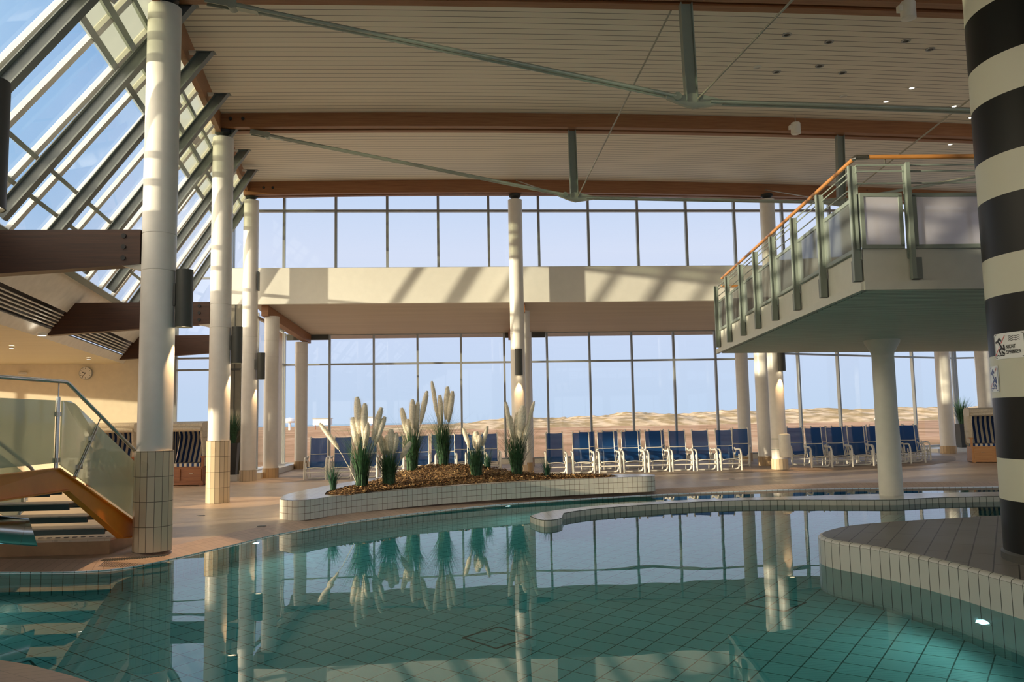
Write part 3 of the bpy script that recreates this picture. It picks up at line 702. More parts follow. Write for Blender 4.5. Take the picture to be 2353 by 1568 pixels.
# ------------------------------------------------------------------ roof beams (twin glulam), rafters, trusses
BEAMS = [(4.25, 6.50, -2.9), (10.45, 7.08, -3.9), (16.65, 7.55, -5.05), (22.8, 7.90, -5.8)]
names = ['nearest the viewer, above the top edge of the photo', 'running along the top edge of the photo at the nearest column', 'middle one between two ceiling fields', 'farthest one above the clerestory windows']
for i, (Y, zb, xl) in enumerate(BEAMS):
    root = empty('glulam_beam', (xl, Y, zb), 0, 'twin reddish timber roof beam, %s' % names[i], 'roof beam', 'roof beams')
    for s_ in (-1, 1):
        m2 = MB(); n = 24; w = .075; yc = s_ * .125
        sec = []
        for k in range(n + 1):
            X = xl + (23.9 - xl) * k / n; z0 = zb + .04 - .0017 * (X - 1.2) ** 2 + .0; sec.append((X - xl, z0 - zb))
        vs = []
        for (dx, dz) in sec: vs += [(dx, yc - w, dz), (dx, yc + w, dz), (dx, yc + w, dz + .62), (dx, yc - w, dz + .62)]
        fs = []
        for k in range(n):
            for q in range(4):
                fs.append((k * 4 + q, k * 4 + (q + 1) % 4, (k + 1) * 4 + (q + 1) % 4, (k + 1) * 4 + q))
        fs += [(0, 3, 2, 1), (n * 4, n * 4 + 1, n * 4 + 2, n * 4 + 3)]
        m2.add(vs, fs); m2.build('timber', 'glulam', root)
    m2 = MB(); m2.box(.1, 23.8 - xl, -.05, .05, .28, .5); m2.build('spacer', 'dark_glulam', root)
    m2 = MB()
    for bx in ((xl + .55), (xl + .80)): m2.tube([(bx - xl, -.215, .16), (bx - xl, -.19, .16)], .035, 14)
    m2.build('bolt', 'black_steel', root)

def rB(y): return Vector((-5.62 - .172 * (y - 10.45), y, 4.3))
def rT(y): return Vector((-3.375 - .158 * (y - 10.45), y, 7.10 + .085 * (y - 10.45)))
pos = ['passing behind the nearest white column', 'ending at the ceiling just right of the nearest white column', 'second to end right of the nearest white column', 'running into the top of the second white column',
       'first to end right of the second white column', 'second to end right of the second white column', 'at the third white column']
RY = [10.75 + 2.067 * k if k < 1 else (12.51 + 2.06 * (k - 1)) for k in range(-3, 7)]
for j, y in enumerate(RY):
    k = j - 3
    lab = 'grey steel roof rafter %s' % (pos[k] if k >= 0 else ['crossing the top left corner of the photo', 'farther up in the top left corner', 'just outside the left edge'][-k - 1])
    a = rB(y); b_ = rT(y); d = (b_ - a).normalized(); a = a - d * .15; b_ = b_ + d * .32
    n2 = Vector((-d.z, 0, d.x))    # outward (up-left)
    root = empty('steel_rafter', a, 0, lab, 'rafter', 'steel rafters under the sloped glazing')
    zend = 7.27 + .085 * (y - 12.51) - a.z
    def bar_in(h0, h1, w):          # piece of the section, cut level under the ceiling
        def at(h, t): return d * t + n2 * h
        te0 = (zend - n2.z * h0) / d.z; te1 = (zend - n2.z * h1) / d.z; m3 = MB(); Y_ = Vector((0, w, 0))
        P = [at(h0, 0), at(h0, te0), at(h1, te1), at(h1, 0)]
        m3.add([p - Y_ for p in P] + [p + Y_ for p in P], [(0, 1, 2, 3), (7, 6, 5, 4), (0, 4, 5, 1), (1, 5, 6, 2), (2, 6, 7, 3), (3, 7, 4, 0)]); return m3
    bar_in(0, .012, .06).build('flange', 'rafter_steel', root)
    bar_in(.165, .177, .06).build('flange', 'rafter_steel', root)
    bar_in(.012, .165, .006).build('web', 'rafter_steel', root)
    te = (zend - n2.z * .09) / d.z; c = d * te + n2 * .09
    m2 = MB(); m2.box(c.x - .13, c.x + .15, -.06, .06, c.z, c.z + .012); m2.build('end_plate', 'rafter_steel', root)
    m2 = MB(); m2.box(c.x - .42, c.x - .13, -.07, .07, c.z - .004, c.z + .012); m2.build('fixing_plate', 'frame_white', root)

# truss below a beam: inclined twin rod, post, node, bottom rod
def truss(Y, P0, N1, T1, N2, T2, P3, label):
    root = empty('tension_truss', N1, 0, label, 'roof truss', 'roof trusses')
    o = Vector(N1)
    V_ = lambda p: Vector(p) - o
    def rod(a, b_, nm='tension_rod'):
        m2 = MB()
        for dy in (-.042, .042): m2.tube([V_(a) + Vector((0, dy, 0)), V_(b_) + Vector((0, dy, 0))], .026, 10)
        m2.build(nm, 'rod_steel', root)
    rod(P0, Vector(N1) + Vector((-.22, 0, .07))); rod(Vector(N1) + Vector((.25, 0, 0)), Vector(N2) - Vector((.25, 0, 0)), 'bottom_rod'); rod(Vector(N2) + Vector((.22, 0, .07)), P3)
    for (n_, t_) in ((N1, T1), (N2, T2)):
        m2 = MB(); a = V_(n_); b_ = V_(t_)
        m2.bar(a, b_, .012, .16, up=(1, 0, 0))
        m2.bar(a + Vector((-.075, 0, 0)), b_ + Vector((-.075, 0, 0)), .12, .014, up=(1, 0, 0)); m2.bar(a + Vector((.075, 0, 0)), b_ + Vector((.075, 0, 0)), .12, .014, up=(1, 0, 0))
        m2.build('post', 'steel_green', root)
        s_ = -1 if n_ is N1 else 1
        m2 = MB(); prof = [(s_ * .34, .10), (s_ * .10, .08), (0, .12), (-s_ * .12, .10), (-s_ * .42, .03), (-s_ * .42, -.03), (-s_ * .02, -.09), (s_ * .12, -.05), (s_ * .34, .04)]
        vs = [(a.x + x, a.y - .03, a.z + z) for x, z in prof] + [(a.x + x, a.y + .03, a.z + z) for x, z in prof]; q = len(prof)
        if s_ < 0: pass
        m2.add(vs, [tuple(range(q)), tuple(reversed(range(q, 2 * q)))] + [(k, (k + 1) % q, q + (k + 1) % q, q + k) for k in range(q)])
        nd = m2.build('node_plate', 'rod_steel', root)
        m2 = MB(); c = a + Vector((s_ * .20, 0, .06)); m2.tube([c + Vector((0, -.065, 0)), c + Vector((0, .065, 0))], .055, 16); m2.build('pin', 'steel_green', nd)
    m2 = MB(); c = V_(P0); m2.tube([c + Vector((0, -.07, 0)), c + Vector((0, .07, 0))], .065, 16)
    m2.bar(c + Vector((-.34, -.05, .07)), c + Vector((.05, -.05, 0)), .015, .10); m2.bar(c + Vector((-.34, .05, .07)), c + Vector((.05, .05, 0)), .015, .10)
    m2.bar(c, c + (V_(N1) - c).normalized() * .34, .11, .06)
    m2.build('end_bracket', 'rod_steel', root)
    return root
truss(10.45, (-2.85, 10.45, 6.97), (3.21, 10.45, 5.72), (3.18, 10.45, 7.1), (8.6, 10.45, 5.60), (8.65, 10.45, 7.0), (15, 10.45, 6.7), 'nearest roof truss of green grey rods sloping down from the nearest column')
truss(16.65, (-3.80, 16.65, 7.43), (2.53, 16.65, 6.12), (2.51, 16.65, 7.57), (8.30, 16.65, 6.03), (8.35, 16.65, 7.5), (15.2, 16.65, 7.28), 'farther roof truss of thin rods starting at the second column')
# thin diagonal ties
def tie(a, b_, label):
    m2 = MB(); m2.tube([a, b_], .014, 8); tag(m2.build('cable_tie', 'rod_thin'), label, 'cable', 'thin diagonal roof cables')
tie((2.60, 16.6, 6.14), (3.05, 10.7, 7.14), 'thin cable from the far truss node up to the post of the near truss')
tie((3.28, 10.4, 5.74), (4.6, 5.0, 6.65), 'thin cable rising from the near truss node out of the top of the photo')
tie((1.78, 22.6, 8.28), (2.45, 16.7, 6.12), 'thin short cable from the far beam above the middle column to the far truss node')
tie((8.25, 16.6, 6.05), (8.75, 10.7, 6.98), 'thin cable rising behind the gallery handrail up to the nearest beam')
tie((9.0, 22.55, 8.0), (8.3, 16.7, 6.05), 'thin short cable at the far beam above the right column')

# ------------------------------------------------------------------ columns
def column(x, y, ztop, tile_top, label, r=.20, cap=True, group='white round columns', faces=16, tile='column_tiles'):
    root = empty('round_column', (x, y, 0), 0, label, 'column', group)
    m2 = MB(); prof = [(r, tile_top)]
    for zj in (3.45, 3.92):
        if zj < ztop - .3: prof += [(r, zj - .006), (r - .006, zj), (r, zj + .006)]
    prof += [(r, ztop)]
    m2.lathe(prof, 40); m2.build('shaft', 'column_paint', root)
    m2 = MB(); m2.lathe([(r + .022, 0), (r + .022, tile_top)], faces, smooth=False, u_scale=.0887); m2.build('tiled_base', tile, root)
    if cap:
        m2 = MB(); m2.lathe([(.10, ztop), (.10, ztop + .05), (.17, ztop + .10), (.17, ztop + .16)], 24); m2.build('bearing_cap', 'black_steel', root)
    return root
column(-3.72, 10.47, 6.93, 1.21, 'nearest white column, tall tiled base at the pool edge on the left', .205)
column(-4.69, 16.66, 7.36, 1.21, 'second white column from the left front, tiled base in front of the blue striped beach chair', .205)
column(-5.63, 22.82, 7.74, .30, 'third white column of the left row, with a sconce and low tiled base', .205)
column(-2.49, 3.62, 6.5, 1.2, 'white column just outside the left edge that carries the cut off sconce')
column(1.75, 22.80, 7.76, .27, 'tall middle white column standing behind the planter')
column(9.05, 22.62, 7.72, .30, 'tall right white column with a sconce and the hanging white bin', .21)
column(-5.28, 23.95, 4.62, .28, 'lower white column just behind the third left column', .21, False, tile='base_tiles')
column(-5.25, 28.35, 4.30, .26, 'white column in front of the lounge windows left of the lounger row', .21, False, tile='base_tiles')
column(2.02, 24.0, 4.72, .28, 'lower white column half hidden behind the middle column', .20, False, tile='base_tiles')
column(2.33, 26.9, 4.40, .28, 'lower white column farthest back behind the middle column', .20, False, tile='base_tiles')
column(9.35, 24.45, 4.72, .28, 'lower white column just left behind the column with the bin', .21, False, tile='base_tiles')
column(9.72, 27.2, 4.60, .28, 'white column by the window left of the bin, beyond the loungers', .21, False, tile='base_tiles')
column(18.13, 29.3, 4.5, .28, 'white column left of the tall potted grass on the far right', .26, False, tile='base_tiles')
column(19.09, 28.4, 4.5, .28, 'white column behind the right beach chair', .25, False, tile='base_tiles')

# wall sconces on the columns
def sconce(x, y, ang, label, power=26, L=.73):
    root = empty('wall_sconce', (x, y, 2.74), ang, label, 'wall lamp', 'cylindrical column sconces')
    m2 = MB(); m2.lathe([(.098, 0), (.105, 0), (.105, L), (.09, L), (.09, .03), (.098, .0)], 32, cap=False); m2.lathe([(.09, L - .02), (.001, L - .02)], 32, cap=False)
    m2.build('shade', 'dark_sconce', root)
    m2 = MB(); m2.box(-.245, -.095, -.055, .055, .27, .55); m2.build('bracket', 'dark_sconce', root)
    m2 = MB(); m2.lathe([(.088, .02), (.088, .03), (.0005, .032)], 24, cap=False); m2.lathe([(.088, .02), (.0005, .019)], 24, cap=False); m2.build('lamp', 'lamp_warm', root)
    ld = bpy.data.lights.new('bulb', 'SPOT'); ld.energy = power * 1.5; ld.color = (1, .62, .30); ld.spot_size = R(50); ld.spot_blend = .25; ld.shadow_soft_size = .02
    lo = bpy.data.objects.new('bulb', ld); COL.objects.link(lo); lo.parent = root; lo.location = (0, 0, .012)
    return root
sconce(-3.40, 10.47, 0, 'dark cylindrical sconce on the nearest white column', 85)
sconce(-4.36, 16.66, 0, 'dark cylindrical sconce on the second white column', 85)
sconce(-5.30, 22.75, 0, 'dark cylindrical sconce on the third white column', 60)
sconce(1.75, 22.49, R(-90), 'dark cylindrical sconce on the middle column behind the planter', 60)
sconce(9.12, 22.31, R(-90), 'dark cylindrical sconce under the gallery on the column with the bin', 60)
s0 = sconce(-2.44, 4.25, 0, 'dark cylindrical sconce cut by the left edge of the photo', 20)
s0.location = (-2.055, 3.62, 2.46); s0.scale = (1, 1, .78)

# round white bin on the right column
root = empty('column_bin', (9.06, 22.22, .35), 0, 'white cylindrical bin strapped to the right column', 'bin')
m2 = MB(); m2.lathe([(.12, 0), (.15, .01), (.155, .03), (.155, .60), (.15, .63), (.10, .645), (.001, .65)], 32, cap=True); m2.build('body', 'white_enamel', root)
for z in (.20, .50):
    m2 = MB(); m2.lathe([(.225, z - .012), (.225, z + .012)], 32, c=(0.0, .40, 0)); m2.build('strap', 'rod_steel', root)

# dark bracket plate on the third column
m2 = MB(); m2.box(-5.425, -5.385, 22.70, 22.86, 5.2, 5.72); tag(m2.build('loudspeaker_box', 'black_steel'), 'slim dark loudspeaker on the third white column in front of the band', 'loudspeaker')

# dark annex beams
for i, (x, y) in enumerate(((-3.92, 10.47), (-4.88, 16.66), (-5.85, 22.80))):
    lab = ['dark brown tapered timber beam meeting the nearest column', 'dark brown tapered timber beam meeting the second column', 'dark brown tapered timber beam meeting the third column'][i]
    root = empty('tie_beam', (x, y, 3.55), 0, lab, 'beam', 'dark annex beams')
    m2 = MB(); L = 1.62 if False else (IN(y, 3.7).x - x) * -1 + .1
    xt = x - (IN(y, 3.98).x - .05); xb = x - (IN(y, 3.36).x - .02)
    pr = [(0, -.02), (0, .42), (-xt, .42), (-xb, -.22)]
    for yo in (0,):
        vs = [(a, -.10, b_) for a, b_ in pr] + [(a, .10, b_) for a, b_ in pr]
        m2.add(vs, [(3, 2, 1, 0), (4, 5, 6, 7), (0, 1, 5, 4), (1, 2, 6, 5), (2, 3, 7, 6), (3, 0, 4, 7)])
    m2.build('timber', 'dark_glulam', root)
    m2 = MB()
    for z in (.06, .20, .34): m2.tube([(-.20, -.115, z), (-.20, -.095, z)], .03, 14)
    m2.build('bolt', 'ink', root)
    m2 = MB(); m2.add([(0.02, -.09, -.02), (0.02, .09, -.02), (-.28, .09, -.02), (-.28, -.09, -.02), (0.02, -.06, -.10), (0.02, .06, -.10), (-.12, .06, -.06), (-.12, -.06, -.06)],
                      [(0, 1, 2, 3), (7, 6, 5, 4), (0, 3, 7, 4), (1, 5, 6, 2), (3, 2, 6, 7), (0, 4, 5, 1)]); m2.build('bracket', 'white_enamel', root)

# ------------------------------------------------------------------ gallery on the right
GZ0, GZ1 = 2.87, 3.34
A_ = (4.56, 8.72); B_ = (5.72, 17.4)
gp = empty('gallery_platform', (A_[0], A_[1], GZ0), 0, 'raised white gallery platform with slatted underside, right side', 'balcony')
o = Vector((A_[0], A_[1], GZ0))
foot = [A_, (14.5, A_[1] - .35), (14.5, 18.0), B_]
def shift(p): return (p[0] - o.x, p[1] - o.y)
m2 = MB(); m2.poly([shift(p) for p in foot], .06, GZ1 - GZ0, bottom=False); m2.build('slab', 'gallery_white', gp)
inn_ = [(A_[0] + .05, A_[1] + .05), (14.5, A_[1] - .30), (14.5, 17.9), (B_[0] + .05, B_[1] - .05)]
m2 = MB(); m2.poly([shift(p) for p in inn_], -.0, .07, top=False); m2.build('soffit', 'gallery_planks', gp)
m2 = MB()
e0, e1 = shift((A_[0] - .03, A_[1] - .03)), shift((14.5, A_[1] - .38)); m2.bar((e0[0], e0[1], .045), (e1[0], e1[1], .045), .08, .10)
e2 = shift((B_[0] - .03, B_[1])); m2.bar((e0[0], e0[1], .04), (e2[0], e2[1], .04), .06, .09); m2.build('drip_edge', 'gallery_white', gp)
# support column with flared head
root = empty('flared_column', (7.96, 14.72, 0.0), 0, 'pale green grey column with a flared head under the gallery', 'column')
m2 = MB(); m2.lathe([(.205, 0.008), (.205, 1.38), (.198, 1.39), (.195, 2.58)], 40); m2.build('shaft', 'gallery_white', root)
m2 = MB(); m2.lathe([(.195, 2.58), (.20, 2.62), (.31, 2.82), (.315, 2.87)], 40); m2.build('flared_head', 'gallery_white', root)

# railing: side run and front run
rl = empty('gallery_railing', (A_[0], A_[1], GZ1), 0, 'gallery railing of green grey posts, glass panels and a wooden handrail', 'railing')
ro = Vector((A_[0], A_[1], GZ1))
sd_ = Vector((B_[0] - A_[0], B_[1] - A_[1], 0)).normalized(); sn = Vector((-sd_.y, sd_.x, 0))   # outward (left)
fd_ = Vector((14.5 - A_[0], -.35, 0)).normalized(); fn = Vector((fd_.y, -fd_.x, 0))             # outward (towards camera)
def rpost(base, along, out):
    c = base + out * .06
    m2 = MB()
    m2.obox(c + Vector((0, 0, .30)), along * .006, out * .04, (0, 0, .66))
    m2.obox(c + out * .04 + Vector((0, 0, .30)), along * .024, out * .006, (0, 0, .66)); m2.obox(c - out * .04 + Vector((0, 0, .42)), along * .024, out * .006, (0, 0, .54))
    p = m2.build('post', 'steel_green', rl)
    m2 = MB(); m2.obox(c - out * .01 + Vector((0, 0, -.24)) + along * .055, along * .04, out * .045, (0, 0, .12)); m2.build('mounting_shoe', 'rafter_steel', p)
    m2 = MB(); m2.tube([c + Vector((0, 0, 1.05)) + along * .25, c + Vector((0, 0, 1.05)) + along * .25 + Vector((0, 0, .001))], .006, 6)
posts = []
for k in range(8):
    y = [8.60, 9.80, 10.99, 12.19, 13.34, 14.49, 15.75, 16.95][k] - A_[1]
    p = sd_ * (y / sd_.y + .14); posts.append(p); rpost(p, sd_, sn)
fposts = [fd_ * .52, fd_ * 2.9, fd_ * 5.3, fd_ * 7.7]
for p in fposts: rpost(p, fd_, fn)
def panel(a, b_, out, mat, z0=.012, z1=.60, fr='steel_green'):
    d = (b_ - a).normalized(); c = (a + b_) / 2 + out * .03; L = (b_ - a).length
    m2 = MB(); m2.obox(c + Vector((0, 0, (z0 + z1) / 2)), d * L / 2, out * .005, (0, 0, (z1 - z0) / 2)); g = m2.build('glass_panel', mat, rl)
    m2 = MB()
    for z in (z0, z1): m2.obox(c + Vector((0, 0, z)), d * L / 2, out * .016, (0, 0, .022))
    for e_ in (-1, 1): m2.obox(c + d * (L / 2 - .02) * e_ + Vector((0, 0, (z0 + z1) / 2)), d * .022, out * .016, (0, 0, (z1 - z0) / 2))
    m2.build('panel_frame', fr, g)
for a, b_ in zip(posts, posts[1:]): panel(a + sd_ * .08, b_ - sd_ * .08, sn, 'gallery_glass')
corner = Vector((0, 0, 0)) + sn * .03 + fn * .03
panel(corner, posts[0] - sd_ * .02 + sd_ * .0 if False else posts[0] + sd_ * .0, sn, 'frosted_glass')
panel(corner * 1, fposts[0] - fd_ * .06, fn, 'frosted_glass')
for a, b_ in zip(fposts, fposts[1:]): panel(a + fd_ * .06, b_ - fd_ * .06, fn, 'frosted_glass')
for z in (.74, .88, .95):
    m2 = MB(); m2.tube([posts[-1] + Vector((0, 0, z)) + sn * .02, corner + Vector((0, 0, z)), corner + fd_ * 9.5 + Vector((0, 0, z))], .010, 8); m2.build('rail_wire', 'steel_green', rl)
hr = Vector((0, 0, 1.045))
m2 = MB(); m2.tube([posts[-1] + hr + sn * .02 - sd_ * .5, corner + hr + sd_ * .05], .026, 14); m2.build('handrail', 'rail_wood', rl)
m2 = MB(); m2.tube([corner + hr + fd_ * .12, corner + hr + fd_ * 9.6], .026, 14); m2.build('handrail', 'rail_wood', rl)
m2 = MB(); m2.tube([corner + hr + sd_ * .06, corner + hr, corner + hr + fd_ * .14], .029, 12)
for p in [q + sd_ * .3 for q in posts[:-1]] + [q - fd_ * .18 for q in fposts]: m2.tube([p + sn * .02 + Vector((0, 0, .95)), p + sn * .02 + hr], .007, 6)
m2.build('rail_connector', 'chrome', rl)
# the board at the back end
m2 = MB(); m2.bar((5.86, 17.45, 4.36), (9.5, 17.75, 4.36), .05, .05); m2.v = [v - ro for v in m2.v]; m2.build('handrail', 'rail_wood', rl)
rl2 = m2

# ------------------------------------------------------------------ striped column and signs
SCX, SCY, SR = 5.475, 6.83, .68
root = empty('striped_column', (SCX, SCY, 0), 0, 'huge round column painted in black and cream bands like a lighthouse', 'column')
m2 = MB(); m2.lathe([(SR, .2), (SR, 7.4)], 96); m2.build('shaft', 'column_bands', root)
m2 = MB(); m2.lathe([(SR + .02, .2), (SR + .02, .26), (SR, .28)], 96, cap=False); m2.build('base_ring', 'dark_sconce', root)
def bend(pts, ang, zc, off):     # flat sign coordinates (u right, v up) laid round the column
    out = []
    for (u, v) in pts:
        a = ang + u / (SR + off); out.append(Vector(((SR + off) * math.cos(a), (SR + off) * math.sin(a), zc + v)))
    return out
def flat(mb, pts, ang, zc, off, sub=1):
    mb.add(bend(pts, ang, zc, off), [tuple(range(len(pts)))])
def rect(x0, x1, y0, y1): return [(x0, y0), (x1, y0), (x1, y1), (x0, y1)]
def grid_rect(mb, x0, x1, y0, y1, ang, zc, off, n=8):
    for k in range(n):
        a = x0 + (x1 - x0) * k / n; b_ = x0 + (x1 - x0) * (k + 1) / n; flat(mb, rect(a, b_, y0, y1), ang, zc, off)
def stroke(mb, P, w, ang, zc, off):
    for (a, b_) in zip(P, P[1:]):
        dx, dy = b_[0] - a[0], b_[1] - a[1]; L = math.hypot(dx, dy) or 1; nx_, ny_ = -dy / L * w / 2, dx / L * w / 2; ex, ey = dx / L * w * .35, dy / L * w * .35
        flat(mb, [(a[0] - ex - nx_, a[1] - ey - ny_), (b_[0] + ex - nx_, b_[1] + ey - ny_), (b_[0] + ex + nx_, b_[1] + ey + ny_), (a[0] - ex + nx_, a[1] - ey + ny_)], ang, zc, off)
GLY = {'N': [[(0, 0), (0, 1), (.6, 0), (.6, 1)]], 'I': [[(.1, 0), (.1, 1)]], 'C': [[(.6, .82), (.42, 1), (.18, 1), (0, .8), (0, .2), (.18, 0), (.42, 0), (.6, .18)]],
       'H': [[(0, 0), (0, 1)], [(.6, 0), (.6, 1)], [(0, .5), (.6, .5)]], 'T': [[(0, 1), (.64, 1)], [(.32, 1), (.32, 0)]],
       'S': [[(.58, .84), (.42, 1), (.18, 1), (.02, .84), (.02, .66), (.16, .54), (.44, .46), (.58, .34), (.58, .16), (.42, 0), (.18, 0), (0, .16)]],
       'P': [[(0, 0), (0, 1), (.42, 1), (.58, .86), (.58, .64), (.42, .5), (0, .5)]], 'R': [[(0, 0), (0, 1), (.42, 1), (.58, .86), (.58, .64), (.42, .5), (0, .5)], [(.3, .5), (.6, 0)]],
       'G': [[(.6, .82), (.42, 1), (.18, 1), (0, .8), (0, .2), (.18, 0), (.42, 0), (.6, .16), (.6, .46), (.34, .46)]], 'E': [[(.56, 1), (0, 1), (0, 0), (.56, 0)], [(0, .52), (.48, .52)]]}
WID = {'I': .2}
def write(mb, txt, x, y, h, w, ang, zc, off, sx=1):
    for ch in txt:
        for P in GLY[ch]: stroke(mb, [(x + px * h * sx, y + py * h) for px, py in P], w, ang, zc, off)
        x += (WID.get(ch, .62) + .24) * h * sx
def diver(mb, x, y, s, ang, zc, off):
    w = .11 * s
    for P in ([(.50, .12), (.38, .30), (.62, .42), (.48, .62)], [(.62, .42), (.82, .30), (.78, .55)], [(.48, .62), (.30, .80), (.12, .74)], [(.30, .80), (.44, .92), (.58, .80)], [(.62, .22), (.80, .10)]):
        stroke(mb, [(x + a * s, y + b_ * s) for a, b_ in P], w, ang, zc, off)
    stroke(mb, [(x + .10 * s, y + .02 * s), (x + .26 * s, y + .05 * s), (x + .42 * s, y + .01 * s), (x + .6 * s, y + .05 * s), (x + .78 * s, y + .01 * s)], w * .5, ang, zc, off)
def rounded(w, h, r, n=5):
    P = []
    for cx_, cy_, a0 in ((w / 2 - r, h / 2 - r, 0), (-w / 2 + r, h / 2 - r, 90), (-w / 2 + r, -h / 2 + r, 180), (w / 2 - r, -h / 2 + r, 270)):
        for k in range(n + 1): a = R(a0 + 90 * k / n); P.append((cx_ + r * math.cos(a), cy_ + r * math.sin(a)))
    return P
def sign(ang, zc, w, h, full, label):
    root = empty('pool_rule_sign', (SCX, SCY, 0), 0, label, 'sign', 'pool rule signs')
    m2 = MB(); grid_rect(m2, -w / 2 + .008, w / 2 - .008, -h / 2, h / 2, ang, zc, .006); grid_rect(m2, -w / 2, w / 2, -h / 2 + .008, h / 2 - .008, ang, zc, .0055); m2.build('plate', 'sign_white', root)
    m2 = MB(); P = rounded(w - .022, h - .022, .02); stroke(m2, P + [P[0]], .005, ang, zc, .008); m2.build('border', 'ink' if full else 'sign_blue', root)
    m2 = MB()
    s = h * .78 if full else w * .95
    x0 = -w / 2 + .012 if full else -w / 2 + .004
    diver(m2, x0, -h / 2 + h * .12, s * (.95 if full else .95), ang, zc, .008); m2.build('diver_pictogram', 'ink' if full else 'sign_blue', root)
    if full:
        m2 = MB(); write(m2, 'NICHT', -.012, -.024, .028, .0052, ang, zc, .008, .98); write(m2, 'SPRINGEN', -.012, -.070, .028, .0052, ang, zc, .008, .86); m2.build('lettering', 'ink', root)
        m2 = MB()
        for k in range(3): stroke(m2, [(.02 + .0105 * j, .078 - k * .017 + .0045 * math.sin(j * 1.5)) for j in range(12)], .0045, ang, zc, .008)
        m2.build('wave_symbol', 'ink', root)
    m2 = MB(); stroke(m2, [(x0 + .02 * s, -h / 2 + h * .16), (x0 + .85 * s, h / 2 - h * .10)], .008, ang, zc, .0095); m2.build('prohibition_stroke', 'sign_red', root)
sign(R(184.5), 2.07, .37, .225, True, 'white sign reading NICHT SPRINGEN with a crossed out diver')
sign(R(163.5), 1.79, .20, .23, False, 'narrow white and blue sign with a crossed out diver below the lettered sign')

# ------------------------------------------------------------------ stairs / footbridge on the left
plx = empty('stair_plinth', (-4.95, 10.7, 0), 0, 'low brown tiled plinth under the foot of the orange stairs', 'step')
m2 = MB(); m2.box(-1.3, .80, -.42, .55, 0, .155); m2.build('riser_body', 'plinth_tile', plx)
m2 = MB(); m2.box(-1.31, .81, -.43, .56, .155, .18); m2.build('tread_top', 'floor_tiles', plx)
st = empty('footbridge_stairs', (-4.12, 10.45, .18), 0, 'orange steel staircase with dark treads and glass sides over the pool', 'stairs')
so_ = Vector((-4.12, 10.45, .18))
def stringer(xo, par=st):
    # foot, knee, landing in (y,z) relative; x drifts
    top = [(Vector((-3.98 + xo, 10.72, .26))), (Vector((-4.22 + xo, 9.05, 1.08))), (Vector((-4.33 + xo, 6.9, 1.07))), (Vector((-4.5 + xo, 4.5, 1.07)))]
    m2 = MB(); H_ = .235
    lows = [top[0] + Vector((0, -.05, -.10)), Vector((-4.03 + xo, 10.30, .18)), Vector((-4.19 + xo, 9.20, .84)), Vector((-4.33 + xo, 6.9, .85)), Vector((-4.5 + xo, 4.5, .83))]
    tops = [top[0], top[0] + (top[1] - top[0]) * .24, top[1], top[2], top[3]]
    T = [p - so_ for p in tops]; Lw = [p - so_ for p in lows]
    w = Vector((.012, 0, 0)); fl = Vector((.045, 0, 0))
    for i in range(4):
        a, b_, c_, d = T[i], T[i + 1], Lw[i + 1], Lw[i]
        m2.add([a + w, b_ + w, c_ + w, d + w, a - w, b_ - w, c_ - w, d - w], [(0, 1, 2, 3), (7, 6, 5, 4), (0, 4, 5, 1), (3, 2, 6, 7), (0, 3, 7, 4), (1, 5, 6, 2)])
        for P, Q in ((a, b_), (d, c_)): m2.bar(P, Q, .09, .014)
    m2.bar(T[0], Lw[0], .09, .014)
    return m2.build('stringer', 'orange_steel', par)
stringer(0); stringer(-1.45)
for k in range(4):
    t = (k + .75) / 4.6
    y = 10.5 - 1.45 * t; z = .20 + .80 * t; x = -4.05 - .30 * t
    m2 = MB(); c = Vector((x - .74, y, z)) - so_; m2.box(c.x - .69, c.x + .69, c.y - .15, c.y + .15, c.z - .05, c.z - .012); m2.box(c.x - .69, c.x + .69, c.y + .12, c.y + .15, c.z - .075, c.z - .05); m2.box(c.x - .69, c.x + .69, c.y - .15, c.y - .12, c.z - .075, c.z - .05)
    tr_ = m2.build('tread', 'tread', st)
    m2 = MB(); m2.box(c.x - .69, c.x + .69, c.y - .15, c.y + .15, c.z - .012, c.z); m2.build('tread_cover', 'floor_tiles', tr_)
m2 = MB(); m2.add([Vector((-4.37, 9.1, 1.0)) - so_, Vector((-5.77, 9.1, 1.0)) - so_, Vector((-5.95, 4.5, 1.0)) - so_, Vector((-4.5, 4.5, 1.0)) - so_, Vector((-4.37, 9.1, 1.03)) - so_, Vector((-5.77, 9.1, 1.03)) - so_, Vector((-5.95, 4.5, 1.03)) - so_, Vector((-4.5, 4.5, 1.03)) - so_],
                  [(0, 1, 2, 3), (7, 6, 5, 4), (0, 4, 5, 1), (1, 5, 6, 2), (2, 6, 7, 3), (3, 7, 4, 0)]); m2.build('landing_deck', 'tread', st)
# warning strip on the lowest step
for k in range(14):
    m2 = MB() if k == 0 else m2
    m2.box(-1.35 + k * .1, -1.35 + k * .1 + .05, .02, .05, .001, .006)
m2.build('warning_strip', 'ink', st)
